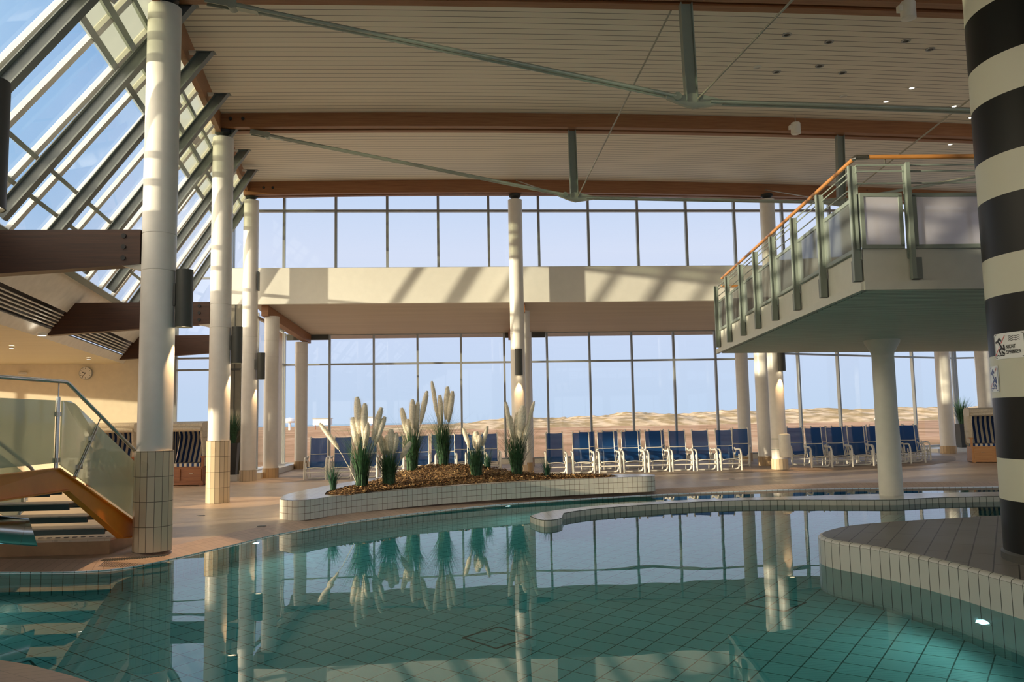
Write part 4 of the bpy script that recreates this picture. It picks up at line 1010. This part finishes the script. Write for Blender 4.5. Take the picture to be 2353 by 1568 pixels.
# balustrades
def balus(xo):
    P = lambda x, y, z: Vector((x + xo, y, z)) - so_
    b_ = MB()
    g = 'stair_glass'
    def pane(pts):
        m3 = MB(); n = len(pts); o2 = Vector((.010, 0, 0)); m3.add([p + o2 for p in pts] + [p - o2 for p in pts], [tuple(range(n)), tuple(reversed(range(n, 2 * n)))] + [(k, (k + 1) % n, n + (k + 1) % n, n + k) for k in range(n)])
        m3.build('glass_panel', g, st)
    pane([P(-4.24, 9.0, 1.14), P(-4.24, 9.0, 1.80), P(-4.32, 7.2, 1.80), P(-4.32, 7.2, 1.14)])
    pane([P(-4.33, 7.1, 1.14), P(-4.33, 7.1, 1.80), P(-4.40, 4.7, 1.80), P(-4.40, 4.7, 1.14)])
    pane([P(-4.22, 9.12, 1.12), P(-4.22, 9.12, 1.80), P(-4.20, 9.24, 1.80), P(-4.18, 9.32, 1.77), P(-3.95, 10.80, .93), P(-3.95, 10.80, .50), P(-3.99, 10.62, .38)])
    for (bx, by, bz, tx, ty, tz) in ((-4.25, 9.06, 1.0, -4.25, 9.06, 1.84), (-4.19, 9.36, .97, -4.12, 9.70, 1.50), (-4.00, 10.62, .30, -3.95, 10.80, .72), (-4.35, 6.6, 1.0, -4.35, 6.6, 1.84)):
        m3 = MB(); a, c_ = P(bx + .02, by, bz), P(tx + .02, ty, tz); m3.tube([a, c_], .021, 12); e_ = c_ + (c_ - a).normalized() * .16; m3.tube([c_, e_], .007, 8); pp = m3.build('post', 'chrome', st)
        for t in (.2, .78):
            m3 = MB(); c2 = a.lerp(c_, t); m3.obox(c2, (.016, 0, 0), (0, .055, 0), (0, 0, .024)); m3.build('clamp', 'chrome', pp)
    m3 = MB(); m3.tube([P(-4.30, 4.6, 1.97), P(-4.25, 7.0, 1.98), P(-4.17, 9.07, 2.0), P(-4.16, 9.12, 1.985), P(-3.90, 10.80, 1.02), P(-3.89, 10.86, .96)], .021, 14); m3.build('handrail', 'chrome', st)
balus(0); balus(-1.45)

# water spout (cut stainless pipe)
root = empty('water_spout', (-6.75, 10.2, 0), 0, 'stainless water spout with a slanted cut end at the left edge', 'spout')
m2 = MB(); pth = [(0, 0, 0), (0, 0, .50), (.08, -.10, .68), (.35, -.60, .77), (.9, -1.45, .74), (1.6, -1.85, .64), (2.40, -1.52, .48)]
pth = smooth_pts(pth, 5); m2.tube(pth, .135, 24, cap=False); m2.build('pipe', 'chrome', root)
m2 = MB(); m2.lathe([(.2, 0), (.2, .02), (.12, .025)], 24, cap=False); m2.build('floor_flange', 'chrome', root)
m2 = MB(); e = Vector(pth[-1]); f_ = (e - Vector(pth[-3])).normalized(); q = f_.orthogonal().normalized(); w2 = f_.cross(q)
ring = [e + (q * math.cos(2 * PI * k / 24) + w2 * math.sin(2 * PI * k / 24)) * .135 for k in range(24)]
ring2 = [p + f_ * (.02 + .14 * (1 - (p.z - e.z) / .135) / 2) for p in ring]
m2.add(ring + ring2, [(k, (k + 1) % 24, 24 + (k + 1) % 24, 24 + k) for k in range(24)], True); m2.build('cut_end', 'chrome', root)

# ------------------------------------------------------------------ loungers
def arc_leg(sx):
    P = [(sx * .29, -.36, .0), (sx * .29, -.355, .30), (sx * .29, -.34, .46), (sx * .29, -.29, .545), (sx * .29, -.20, .575), (sx * .29, .0, .57), (sx * .285, .14, .56), (sx * .28, .22, .60)]
    return P
def make_lounger():
    root = empty('pool_lounger', (0, 0, 0)); W_ = .235
    for sx in (-1, 1):
        m2 = MB(); m2.tube(smooth_pts(arc_leg(sx), 3), .026, 8); m2.build('armrest_leg', 'white_enamel', root)
        m2 = MB(); m2.tube(smooth_pts([(sx * .285, .10, .56), (sx * .275, .22, .40), (sx * .265, .34, .20), (sx * .26, .40, .022)], 4), .018, 8)
        m2.build('leg', 'white_enamel', root)
    m2 = MB(); m2.tube(smooth_pts([(-.275, -.20, .45), (-.272, -.21, .22), (-.25, -.20, .07), (-.16, -.18, .03), (.16, -.18, .03), (.25, -.20, .07), (.272, -.21, .22), (.275, -.20, .45)], 4), .021, 8); m2.build('base_loop', 'white_enamel', root)
    m2 = MB(); m2.tube([(-.285, -.35, .19), (.285, -.35, .19)], .016, 8); m2.build('stretcher', 'white_enamel', root)
    m2 = MB()
    m2.tube(smooth_pts([(-.285, -.34, .26), (-.20, -.36, .30), (0, -.37, .315), (.20, -.36, .30), (.285, -.34, .26)], 3), .013, 8); m2.build('crossbar', 'white_enamel', root)
    prof = [(-.36, .31), (-.28, .335), (-.10, .30), (.05, .27), (.14, .30), (.19, .42), (.235, .62), (.275, .85), (.315, 1.09), (.32, 1.115)]
    pr = smooth_pts(prof, 3)
    m2 = MB(); n = len(pr); vs = []
    for (y, z) in pr:
        for t in (-1, -.5, 0, .5, 1): vs.append((t * W_, y + .018 * (1 - t * t) * .6, z - .012 * (1 - t * t)))
    fs = [(i * 5 + k, i * 5 + k + 1, (i + 1) * 5 + k + 1, (i + 1) * 5 + k) for i in range(n - 1) for k in range(4)]
    m2.add(vs, fs, True); m2.build('sling', 'sling_mesh', root)
    for sx in (-1, 1):
        m2 = MB(); m2.tube([(sx * W_, y, z) for y, z in pr], .013, 6); f_ = m2.build('side_rail', 'white_enamel', root)
        m2 = MB(); m2.tube([(sx * W_, .318, 1.10), (sx * (W_ - .022), .322, 1.155)], .019, 6); m2.build('end_cap', 'white_enamel', f_)
    m2 = MB(); m2.tube([(-W_, .225, .665), (-.1, .215, .66), (.1, .215, .66), (W_, .225, .665)], .011, 6); m2.build('back_bar', 'white_enamel', root)
    return root
proto = make_lounger()
used = [False]
def lounger(x, y, rz, label, group, fold=False):
    o = proto if not used[0] else copy_tree(proto); used[0] = True
    o.location = (x, y, .004); o.rotation_euler = (0, 0, rz); tag(o, label, 'lounge chair', group)
    return o
ORD = ['first', 'second', 'third', 'fourth', 'fifth', 'sixth', 'seventh', 'eighth']
for i, x in enumerate((-3.82, -3.15, -2.45, -1.74, -1.02, -.28, .55)):
    lounger(x, 23.05, R(random.uniform(-2, 2)), '%s blue mesh pool lounger from the left in the front row behind the pampas planter' % ORD[i], 'loungers left of the middle column')
for i, x in enumerate((-.52, .18, 1.0)):
    lounger(x, 24.5, R(random.uniform(-3, 3)), '%s lounger of the rear row just left of the middle column' % ORD[i], 'loungers left of the middle column')
for i, x in enumerate((2.76, 3.52, 4.24, 4.93, 5.62, 6.30, 6.98, 7.67)):
    lounger(x, 22.95, R(random.uniform(-2, 2) - 2), '%s blue mesh pool lounger right of the middle column, front row' % ORD[i], 'loungers right of the middle column')
for i, x in enumerate((3.96, 4.66, 5.36, 6.1)):
    lounger(x, 24.5, R(random.uniform(-3, 3)), '%s lounger of the rear row right of the middle column' % ORD[i], 'loungers right of the middle column')
lounger(8.62, 24.6, R(-24), 'single turned lounger standing left of the column with the bin', 'loungers right of the middle column')
for i, (x, y) in enumerate(((10.41, 23.2), (11.1, 23.35), (11.84, 23.55), (12.58, 23.8), (13.26, 24.1), (13.95, 24.5))):
    lounger(x, y, R(-6 - 3 * (i % 3)), '%s lounger from the left in the front row under the gallery' % ORD[i], 'loungers under the gallery')
for i, (x, y) in enumerate(((10.36, 24.4), (11.3, 24.8), (12.0, 24.9), (12.72, 25.0), (13.4, 25.2), (14.05, 25.3), (14.75, 25.6))):
    lounger(x, y, R(-8 + random.uniform(-3, 3)), '%s lounger from the left in the rear row under the gallery' % ORD[i], 'loungers under the gallery')

# ------------------------------------------------------------------ hooded beach chairs
def beach_chair(x, y, rz, label, wmat='teak', dmat='teak', w=1.12, lean=0.0):
    root = empty('hooded_beach_chair', (x, y, 0), rz, label, 'beach chair', 'hooded beach chairs'); h = w / 2; d = .42
    m2 = MB(); m2.box(-h, h, -d, d, .05, .46); m2.box(-h - .02, h + .02, -d - .02, d, 0.02, .08)
    for sx in (-1, 1):
        for sy in (-1, 1): m2.box(sx * (h - .06) - .04, sx * (h - .06) + .04, sy * (d - .06) - .04, sy * (d - .06) + .04, 0, .05)
    m2.box(-h, h, -d - .01, -d + .03, .43, .48); m2.build('base', wmat, root)
    for sx in (-1, 1):
        m2 = MB(); c = sx * w / 4; m2.box(c - w / 4 + .06, c + w / 4 - .03, -d - .025, -d, .12, .42); dr = m2.build('drawer', dmat, root)
        m2 = MB(); m2.tube([(c - .05, -d - .03, .31), (c - .05, -d - .045, .31), (c + .05, -d - .045, .31), (c + .05, -d - .03, .31)], .008, 6); m2.build('handle', 'chrome', dr)
    def sheet(name, P, Q, th, mat, par=root, uoff=0):   # ribbon between two profiles with u across
        m3 = MB(); n = len(P)
        for i in range(n - 1):
            a, b_, c_, e_ = P[i], Q[i], Q[i + 1], P[i + 1]; W2 = (Vector(b_) - Vector(a)).length
            m3.add([a, b_, c_, e_], [(0, 1, 2, 3)], True, [[(uoff, 0), (uoff + W2, 0), (uoff + W2, 1), (uoff, 1)]])
            t_ = Vector(th); m3.add([Vector(v) + t_ for v in (a, e_, c_, b_)], [(0, 1, 2, 3)], True, [[(uoff, 0), (uoff, 1), (uoff + W2, 1), (uoff + W2, 0)]])
        m3.build(name, mat, par, weld=False)
    # seat cushion
    m2 = MB(); m2.box(-h + .07, h - .07, -d + .0, d - .1, .47, .56); o2 = m2.build('seat_cushion', 'beach_stripes', root)
    ul = o2.data.uv_layers.new(name='UVMap')
    for p in o2.data.polygons:
        for li in p.loop_indices: co = o2.data.vertices[o2.data.loops[li].vertex_index].co; ul.data[li].uv = (co.x, co.y)
    bw = h - .08
    pr = smooth_pts([(d - .18, .56), (d - .08, .80), (d + .04, 1.10), (d + .06, 1.26), (d - .06, 1.48)], 4)
    sheet('backrest', [(-bw, y, z) for y, z in pr], [(bw, y, z) for y, z in pr], (0, .05, 0), 'beach_stripes')
    for sx in (-1, 1):
        pr2 = [(-d + .12, .56, d - .18), (-d + .10, .9, d - .04), (-d + .02, 1.2, d + .03), (-d - .02, 1.50, d - .06)]
        X = sx * (h - .065)
        m3 = MB()
        for (y0, z0, y1), (y2, z2, y3) in zip(pr2, pr2[1:]):
            m3.add([(X, y0, z0), (X, y1, z0), (X, y3, z2), (X, y2, z2)], [(0, 1, 2, 3)], True, [[(y0, 0), (y1, 0), (y3, 1), (y2, 1)]])
        m3.build('inner_side', 'beach_stripes', root, weld=False)
        # wicker outside shell
        m3 = MB(); X2 = sx * h
        for (y0, z0, y1), (y2, z2, y3) in zip(pr2, pr2[1:]):
            m3.add([(X2, y0 - .04, z0), (X2, y1 + .1, z0), (X2, y3 + .1, z2 + .03), (X2, y2 - .04, z2 + .03), (X, y0 - .04, z0), (X, y2 - .04, z2)], [(0, 1, 2, 3), (0, 3, 5, 4)], True)
        m3.build('wicker_side', 'wicker_white', root, weld=False)
        m3 = MB(); m3.box(min(X, X + sx * .1), max(X, X + sx * .1), -d - .02, -d + .34, .70, .735); m3.box(min(X + sx * .02, X + sx * .08), max(X + sx * .02, X + sx * .08), -d, -d + .05, .46, .70); m3.build('armrest', wmat, root)
    # hood: canopy front roll, top and back
    m3 = MB(); sec = smooth_pts([(-d - .06, 1.40), (-d - .10, 1.52), (-d - .02, 1.60), (0.1, 1.63), (d - .02, 1.60), (d + .12, 1.46), (d + .14, 1.0), (d + .06, .5)], 3)
    hh = h + .01; q = [(-hh, y, z) for y, z in sec]; q2 = [(hh, y, z) for y, z in sec]
    for i in range(len(sec) - 1):
        m3.add([q[i], q2[i], q2[i + 1], q[i + 1]], [(0, 1, 2, 3)], True)
        a = Vector(q[i]) + Vector((0, .0, -.03)); m3.add([Vector(q[i]) + Vector((.02, .03, -.03)), Vector(q[i + 1]) + Vector((.02, .0, -.03)), Vector(q2[i + 1]) + Vector((-.02, 0, -.03)), Vector(q2[i]) + Vector((-.02, .03, -.03))], [(0, 1, 2, 3)], True)
    for sx in (-1, 1):
        X = sx * hh; top = [(X, y, z) for y, z in sec[:16]]
        m3.add(top + [(X, d + .02, 1.36), (X, -d - .04, 1.38)], [tuple(range(len(top) + 2))])
    m3.build('hood', 'wicker_white', root, weld=False)
    m3 = MB(); m3.tube(smooth_pts([(-hh + .03, -d - .11, 1.42), (-hh * .4, -d - .14, 1.44), (hh * .4, -d - .14, 1.44), (hh - .03, -d - .11, 1.42)], 4), .045, 10); m3.build('awning_roll', 'wicker_white', root)
    return root
beach_chair(-6.93, 22.0, R(-8), 'blue and cream striped hooded beach chair between the first two columns')
beach_chair(-8.95, 22.45, R(4), 'blue striped hooded beach chair behind the glass stair panel, left of the nearest column')
beach_chair(16.0, 23.75, R(-24), 'striped hooded beach chair with orange wooden base beside the striped column', 'teak_light', 'teak_light')

# ------------------------------------------------------------------ potted grass
def blades(mb, n, h, spread, base_r, width=.012, seg=5, lean=1.0):
    for i in range(n):
        a = random.uniform(0, 2 * PI); r_ = base_r * math.sqrt(random.random()); hh = h * random.uniform(.55, 1.05); sp = spread * random.uniform(.2, 1.0) ** 1.2 * lean
        a2 = a + random.uniform(-.5, .5); x0, y0 = r_ * math.cos(a), r_ * math.sin(a); wv = Vector((-math.sin(a2), math.cos(a2), 0)) * width * random.uniform(.6, 1.1)
        vs = []
        for k in range(seg + 1):
            t = k / seg; bend_ = sp * t ** 2.2; dz = hh * (t - .18 * (sp / max(h, .1)) * t ** 3)
            c = Vector((x0 + math.cos(a2) * bend_, y0 + math.sin(a2) * bend_, dz)); w = wv * (1 - t ** 1.5) + wv * .05
            vs += [c - w, c + w]
        mb.add(vs, [(2 * k, 2 * k + 1, 2 * k + 3, 2 * k + 2) for k in range(seg)], True)
    return mb
def plume(mb, base_, tip, r, curl):
    # stem then feathery head made of short hairs
    b_, t_ = Vector(base_), Vector(tip); d = t_ - b_; side = Vector((curl, random.uniform(-.05, .05), 0))
    P = [b_ + d * s + side * (s ** 2) for s in (0, .25, .5, .62)]; mb.tube(P, .006, 5, cap=False)
    H0 = [b_ + d * s + side * (s ** 2) for s in (.58, .68, .78, .88, .96, 1.02)]
    mb.tube(H0, [r * .35, r * .85, r * 1.05, r * 1.05, r * .85, r * .45], 8)
    ax = d.normalized()
    for i in range(260):
        s = random.uniform(.58, 1.0); c = b_ + d * s + side * s ** 2; prof = min(1.0, (s - .5) * 6, (1.16 - s) * 4.5) * r
        a = random.uniform(0, 2 * PI); q = ax.orthogonal().normalized(); w = ax.cross(q); o_ = (q * math.cos(a) + w * math.sin(a))
        p0 = c + o_ * prof * .8; p1 = c + o_ * prof * 1.75 + ax * .06 * random.uniform(.5, 1.3) + Vector((0, 0, -.015)); ww = ax.cross(o_) * .004
        mb.add([p0 - ww, p0 + ww, p1], [(0, 1, 2)], False)
def pampas(x, y, z, h, spread, heads, label, n=300, mat='leaf', base_r=.12):
    heads = [(a, b_, c * 1.25) for a, b_, c in heads]
    root = empty('pampas_grass', (x, y, z), 0, label, 'ornamental grass', 'grasses in the tiled planter')
    m2 = blades(MB(), int(n * .55), h * .85, spread * .75, base_r * .8, .010); blades(m2, int(n * .5), h * 1.05, spread * 1.3, base_r, .007); blades(m2, n // 4, h * 1.25, spread * 2.4, base_r, .004); m2.build('foliage', mat, root, weld=False)
    for (tx, tz, r_) in heads:
        m3 = MB(); b0 = (tx * .12, random.uniform(-.04, .04), 0.05); plume(m3, b0, (tx * .75, random.uniform(-.08, .08), tz), r_, tx * .3)
        m3.build('plume', 'plume', root, weld=False)
    return root
# (x, y, base z) from the ground plan; tips are (sideways, height, plume radius)
S = 120.0
pampas(-2.19, 14.9, .33, .50, .22, [], 'small tuft of green grass at the left tip of the planter', 90, 'leaf_blue', .06)
pampas(-1.75, 15.45, .34, 1.10, .42, [(-.72, 1.15, .035), (-.08, 1.62, .055), (.06, 1.50, .05), (.34, 1.42, .045), (.40, 1.25, .045), (-.16, 1.25, .05), (.10, 1.15, .05)], 'tall pampas grass with a plume drooping far left, at the left of the planter')
pampas(-1.27, 15.7, .34, .80, .35, [(-.16, .92, .05), (.05, 1.02, .055), (.14, .95, .05), (-.02, .90, .06), (.38, .78, .04)], 'short bushy pampas grass with full cream plumes on the left of the planter')
pampas(-.92, 17.3, .50, 1.10, .36, [(-.20, 1.28, .045), (.02, 1.45, .05), (.30, 1.62, .045), (.12, 1.40, .045), (-.08, 1.05, .05)], 'tall pampas grass with plumes leaning right, left on top of the mound')
pampas(-.28, 17.9, .55, 1.20, .40, [(-.22, 1.80, .035), (-.06, 1.50, .045), (.10, 1.68, .05), (.20, 1.58, .05), (-.10, 1.22, .035)], 'tallest pampas grass on top of the gravel mound')
pampas(.40, 16.6, .40, .72, .22, [(-.24, .95, .035), (.22, .98, .03), (.0, .88, .06), (.06, .80, .05)], 'small pampas grass with a round plume, right of the mound')
pampas(.66, 17.6, .42, .50, .16, [], 'small plume-free green grass tuft behind the right small pampas', 90, 'leaf_blue', .07)
pampas(1.25, 17.1, .36, 1.05, .42, [(-.20, 1.50, .035), (-.12, 1.22, .045), (.03, 1.28, .05), (.14, 1.42, .07), (.10, 1.15, .055), (.36, 1.50, .03), (.24, 1.05, .05), (-.05, .95, .045)], 'sunlit pampas grass in front of the middle column')
pampas(1.84, 16.8, .33, .42, .18, [], 'small green grass tuft at the right end of the planter', 90, 'leaf_blue', .06)

def potted(x, y, z, h, label, ph=.80, pw=.22):
    root = empty('potted_grass', (x, y, z), 0, label, 'potted plant', 'tall planters with grass')
    m2 = MB(); vs = []
    for (w, zz) in ((pw * .62, 0), (pw, ph), (pw * .88, ph), (pw * .86, ph - .06)): vs += [(-w, -w, zz), (w, -w, zz), (w, w, zz), (-w, w, zz)]
    fs = [(3, 2, 1, 0)] + [(4 * i + k, 4 * i + (k + 1) % 4, 4 * (i + 1) + (k + 1) % 4, 4 * (i + 1) + k) for i in range(3) for k in range(4)] + [(12, 13, 14, 15)]
    m2.add(vs, fs); m2.build('pot', 'pot_grey', root)
    m2 = blades(MB(), 150, h, .55, pw * .4, .016); m2.build('foliage', 'leaf', root, loc=(0, 0, ph - .06), weld=False)
potted(-6.14, 23.18, .16, .95, 'dark tapered pot with arching grass behind the second column', .86, .17)
potted(19.55, 30.6, .15, 1.15, 'dark tapered pot with tall spiky grass at the far right window', .90, .27)

# ------------------------------------------------------------------ clock, speakers, downlights
root = empty('wall_clock', (-10.22, 23.42, 3.02), 0, 'round white wall clock on the cream wall', 'clock')
m2 = MB(); m2.tube([(0, .02, 0), (0, -.04, 0)], .175, 40); m2.build('rim', 'mullion', root)
m2 = MB(); m2.tube([(0, -.03, 0), (0, -.045, 0)], .16, 40); m2.build('dial', 'clock_face', root)
m2 = MB()
for k in range(12):
    a = R(30 * k); c = Vector((math.sin(a), 0, math.cos(a))); m2.bar(c * .12 + Vector((0, -.048, 0)), c * .145 + Vector((0, -.048, 0)), .012, .004, up=(0, 1, 0))
m2.build('hour_mark', 'ink', root)
for a, L, w in ((R(-72), .085, .018), (R(-142), .125, .012)):
    m2 = MB(); c = Vector((math.sin(a), 0, math.cos(a))); m2.bar(c * -.02 + Vector((0, -.052, 0)), c * L + Vector((0, -.052, 0)), w, .004, up=(0, 1, 0)); m2.build('hand', 'ink', root)
root = empty('wall_fitting', (-11.9, 23.40, 3.05), 0, 'small pale wall fitting left of the clock', 'wall fitting')
m2 = MB(); m2.lathe([(.11, 0), (.11, .05), (.07, .08)], 20, c=(0, 0, -.04)); m2.build('body', 'frame_white', root)

def hang_speaker(x, y, z, label):
    root = empty('hanging_speaker', (x, y, z), 0, label, 'loudspeaker', 'white hanging loudspeakers')
    m2 = MB(); m2.lathe([(.08, -.20), (.098, -.19), (.098, .02), (.085, .04), (.001, .045)], 28); m2.build('body', 'white_enamel', root)
    m2 = MB(); m2.tube([(0, 0, .04), (0, 0, .60)], .008, 8); m2.build('suspension_rod', 'rod_steel', root)
    m2 = MB(); m2.box(-.14, -.09, -.04, .04, -.10, -.02); m2.build('bracket', 'white_enamel', root)
hang_speaker(7.18, 16.2, 7.57, 'white cylindrical loudspeaker hanging in front of the middle beam')
hang_speaker(6.08, 10.05, 6.93, 'white cylindrical loudspeaker cut by the top edge of the photo')

for i, (x, y, on) in enumerate(((5.30, 12.1, 0), (6.10, 12.34, 0), (5.80, 13.75, 0), (6.99, 13.7, 0), (5.37, 13.55, 1), (6.43, 13.4, 0), (7.31, 12.2, 0), (8.67, 14.38, 2), (8.61, 15.2, 3), (9.0, 15.67, 2), (7.61, 14.94, 1), (10.11, 15.33, 2), (10.9, 16.0, 3), (11.7, 18.0, 3), (7.9, 12.5, 0))):
    z = ceil_z(x, y)
    lab = ['small unlit recessed ceiling spot', 'small pale recessed ceiling spot', 'small lit ceiling spot', 'bright lit ceiling spot'][on]
    wh = 'near x%d' % i
    places = ['nearest to the first beam', 'right of the one nearest the first beam', 'in the middle of the near ceiling field', 'in the right middle of the near ceiling field', 'leftmost of the ceiling spots', 'above the pair in the ceiling middle', 'upper right by the thin cable', 'just left of the thin cable', 'brightest one left of the thin cable', 'just below the brightest one', 'left of the bright group', 'beside the striped column', 'just above the warm patch on the middle beam', 'just below the middle beam, beside the striped column', 'on the thin cable in the upper right']
    root = empty('ceiling_spot', (x, y, z), 0, lab + ', ' + places[i], 'ceiling light', 'recessed ceiling spots')
    m2 = MB(); m2.lathe([(.045, -.002), (.075, -.004), (.075, -.014), (.045, -.012)], 20, cap=False); m2.build('ring', 'frame_white' if on else 'mullion', root)
    m2 = MB(); m2.lathe([(.045, -.006), (.001, -.007)], 16, cap=False); m2.build('lens', 'lamp_white' if on >= 2 else ('frame_white' if on == 1 else 'dark_sconce'), root)
    if on == 3:
        ld = bpy.data.lights.new('bulb', 'SPOT'); ld.energy = 60; ld.color = (1, .75, .45); ld.spot_size = R(70); ld.spot_blend = .7; ld.shadow_soft_size = .04
        lo = bpy.data.objects.new('bulb', ld); COL.objects.link(lo); lo.parent = root; lo.location = (0, 0, -.05)
# annex ceiling lamps
for i, (x, y, r_) in enumerate(((-7.62, 15.6, .085), (-9.4, 18.0, .05), (-11.5, 21.3, .05), (-9.2, 21.2, .05))):
    places = ['large round lamp under the tip of the dark beam', 'first small ceiling spot under the annex ceiling', 'small ceiling spot near the left wall fitting', 'small ceiling spot above the clock']
    root = empty('annex_ceiling_lamp', (x, y, 3.27), 0, places[i], 'ceiling light', 'annex ceiling lamps')
    m2 = MB(); m2.lathe([(r_ * 1.0, 0), (r_ * 1.15, -.012), (r_ * 1.05, -.05), (r_ * .9, -.052)], 24, cap=False); m2.build('ring', 'white_enamel', root)
    m2 = MB(); m2.lathe([(r_ * .95, -.045), (.001, -.05)], 20, cap=False); m2.build('lens', 'lamp_white', root)
    ld = bpy.data.lights.new('bulb', 'SPOT'); ld.energy = 70; ld.color = (1, .78, .48); ld.spot_size = R(120); ld.spot_blend = .8; ld.shadow_soft_size = .06
    lo = bpy.data.objects.new('bulb', ld); COL.objects.link(lo); lo.parent = root; lo.location = (0, 0, -.07)

# small round drain covers on the deck
for i, (x, y) in enumerate(((-4.3, 14.3), (-2.9, 12.6), (6.6, 19.5))):
    m2 = MB(); m2.lathe([(.07, 0.002), (.07, .006), (.001, .007)], 20, c=(x, y, 0)); tag(m2.build('floor_drain', 'drain_steel'), ['small floor drain between the first two columns', 'small floor drain right of the nearest column', 'small floor drain in front of the right loungers'][i], 'drain')

# inspection frames on the pool floor
for i, (x, y, a) in enumerate(((.35, 7.6, 40), (3.2, 8.3, 40), (-3.6, 7.0, 40))):
    m2 = MB(); c, s_ = math.cos(R(a)), math.sin(R(a)); P = [Vector((x + (u * c - v * s_) * .22, y + (u * s_ + v * c) * .22, -1.395)) for u, v in ((-1, -1), (1, -1), (1, 1), (-1, 1))]
    for p, q in zip(P, P[1:] + P[:1]): m2.bar(p, q, .02, .008)
    tag(m2.build('floor_inlet_frame', 'drain_steel'), ['square dark inlet frame on the pool floor, in the middle', 'square dark inlet frame on the pool floor near the island', 'square dark inlet frame on the pool floor, far left'][i], 'pool inlet')

# ------------------------------------------------------------------ outdoors
mb = MB(); mb.add([(-1500, 29.4, -.25), (2500, 29.4, -.25), (2500, 300, -.6), (-1500, 300, -.6), (-1500, 900, -1.0), (2500, 900, -1.0)], [(0, 1, 2, 3), (3, 2, 5, 4)])
mb.add([(-1500, -400, -.6), (-16.3, -400, -.6), (-16.3, 29.4, -.3), (-1500, 29.4, -.3)], [(0, 1, 2, 3)])
mb.add([(-16.3, 23.8, -.3), (-6.4, 23.8, -.3), (-6.4, 29.4, -.3), (-16.3, 29.4, -.3)], [(0, 1, 2, 3)])
tag(mb.build('dune_meadow', 'dune_land'), 'flat brown grassland outside beyond the windows', 'grassland', kind='stuff')
mb = MB(); mb.add([(-3000, 880, -1.2), (4000, 880, -1.2), (4000, 4000, -1.2), (-3000, 4000, -1.2)], [(0, 1, 2, 3)]); tag(mb.build('sea_water', 'sea'), 'pale strip of sea on the horizon', 'sea', kind='stuff')
from mathutils import noise
mb = MB(); nx_, ny_ = 620, 24; vs = []
for j in range(ny_ + 1):
    for i in range(nx_ + 1):
        x = -60 + 520 * i / nx_; y = 205 + 70 * j / ny_
        env = math.sin(PI * j / ny_) ** .7; ramp = min(1, max(0, (x + 45) / 60))
        ramp2 = min(1, max(0, (x - 0) / 90))
        h = (1.5 + 1.1 * ramp2) * ramp + 1.0 * noise.noise(Vector((x * .05, y * .03, 2))) + .8 * noise.noise(Vector((x * .13, y * .06, 7))) + .45 * noise.noise(Vector((x * .4, y * .2, 1))) + .22 * noise.noise(Vector((x * 1.1, y * .5, 4)))
        vs.append((x, y, -.7 + max(0, h + 1.0) * env * ramp + .0))
mb.add(vs, [(j * (nx_ + 1) + i, j * (nx_ + 1) + i + 1, (j + 1) * (nx_ + 1) + i + 1, (j + 1) * (nx_ + 1) + i) for j in range(ny_) for i in range(nx_)], True)
tag(mb.build('sand_dunes', 'dune_sand'), 'long ridge of low sand dunes on the horizon', 'dunes')
def stilt_house(x, y, w, h, label):
    root = empty('beach_house', (x, y, -.8), 0, label, 'building', 'distant beach buildings')
    m2 = MB(); m2.box(-w / 2, w / 2, -2, 2, h * .45, h); m2.build('walls', 'sand_build', root)
    m2 = MB(); m2.box(-w / 2 - .3, w / 2 + .3, -2.3, 2.3, h, h + .25); m2.build('roof', 'mullion', root)
    for sx in (-.4, 0, .4): m3 = MB(); m3.box(sx * w - .15, sx * w + .15, -.15, .15, 0, h * .45); m3.build('stilt', 'teak', root)
stilt_house(-49.5, 310, 6.5, 4.2, 'distant white beach building between the left pampas plumes')
stilt_house(-31.0, 310, 3.5, 4.4, 'distant white beach hut right of the left pampas plumes')
root = empty('radar_hut', (-61.5, 310, -.8), 0, 'distant small white dome hut left of the loungers', 'building')
m2 = MB(); m2.lathe([(1.9, 2.9), (2.6, 3.5), (2.2, 4.3), (.01, 4.9)], 16); m2.build('dome', 'sand_build', root)
m2 = MB(); m2.lathe([(.5, 0), (.5, 2.9)], 10); m2.build('stem', 'sand_build', root)
for i, (x, y) in enumerate(((23.2, 44.0), (25.4, 46.0))):
    m2 = MB(); m2.box(x - .06, x + .06, y - .06, y + .06, -.35, 1.25); tag(m2.build('fence_post', 'sand_build'), ['left pale post standing in the grass outside the right windows', 'right pale post standing in the grass outside the right windows'][i], 'post')
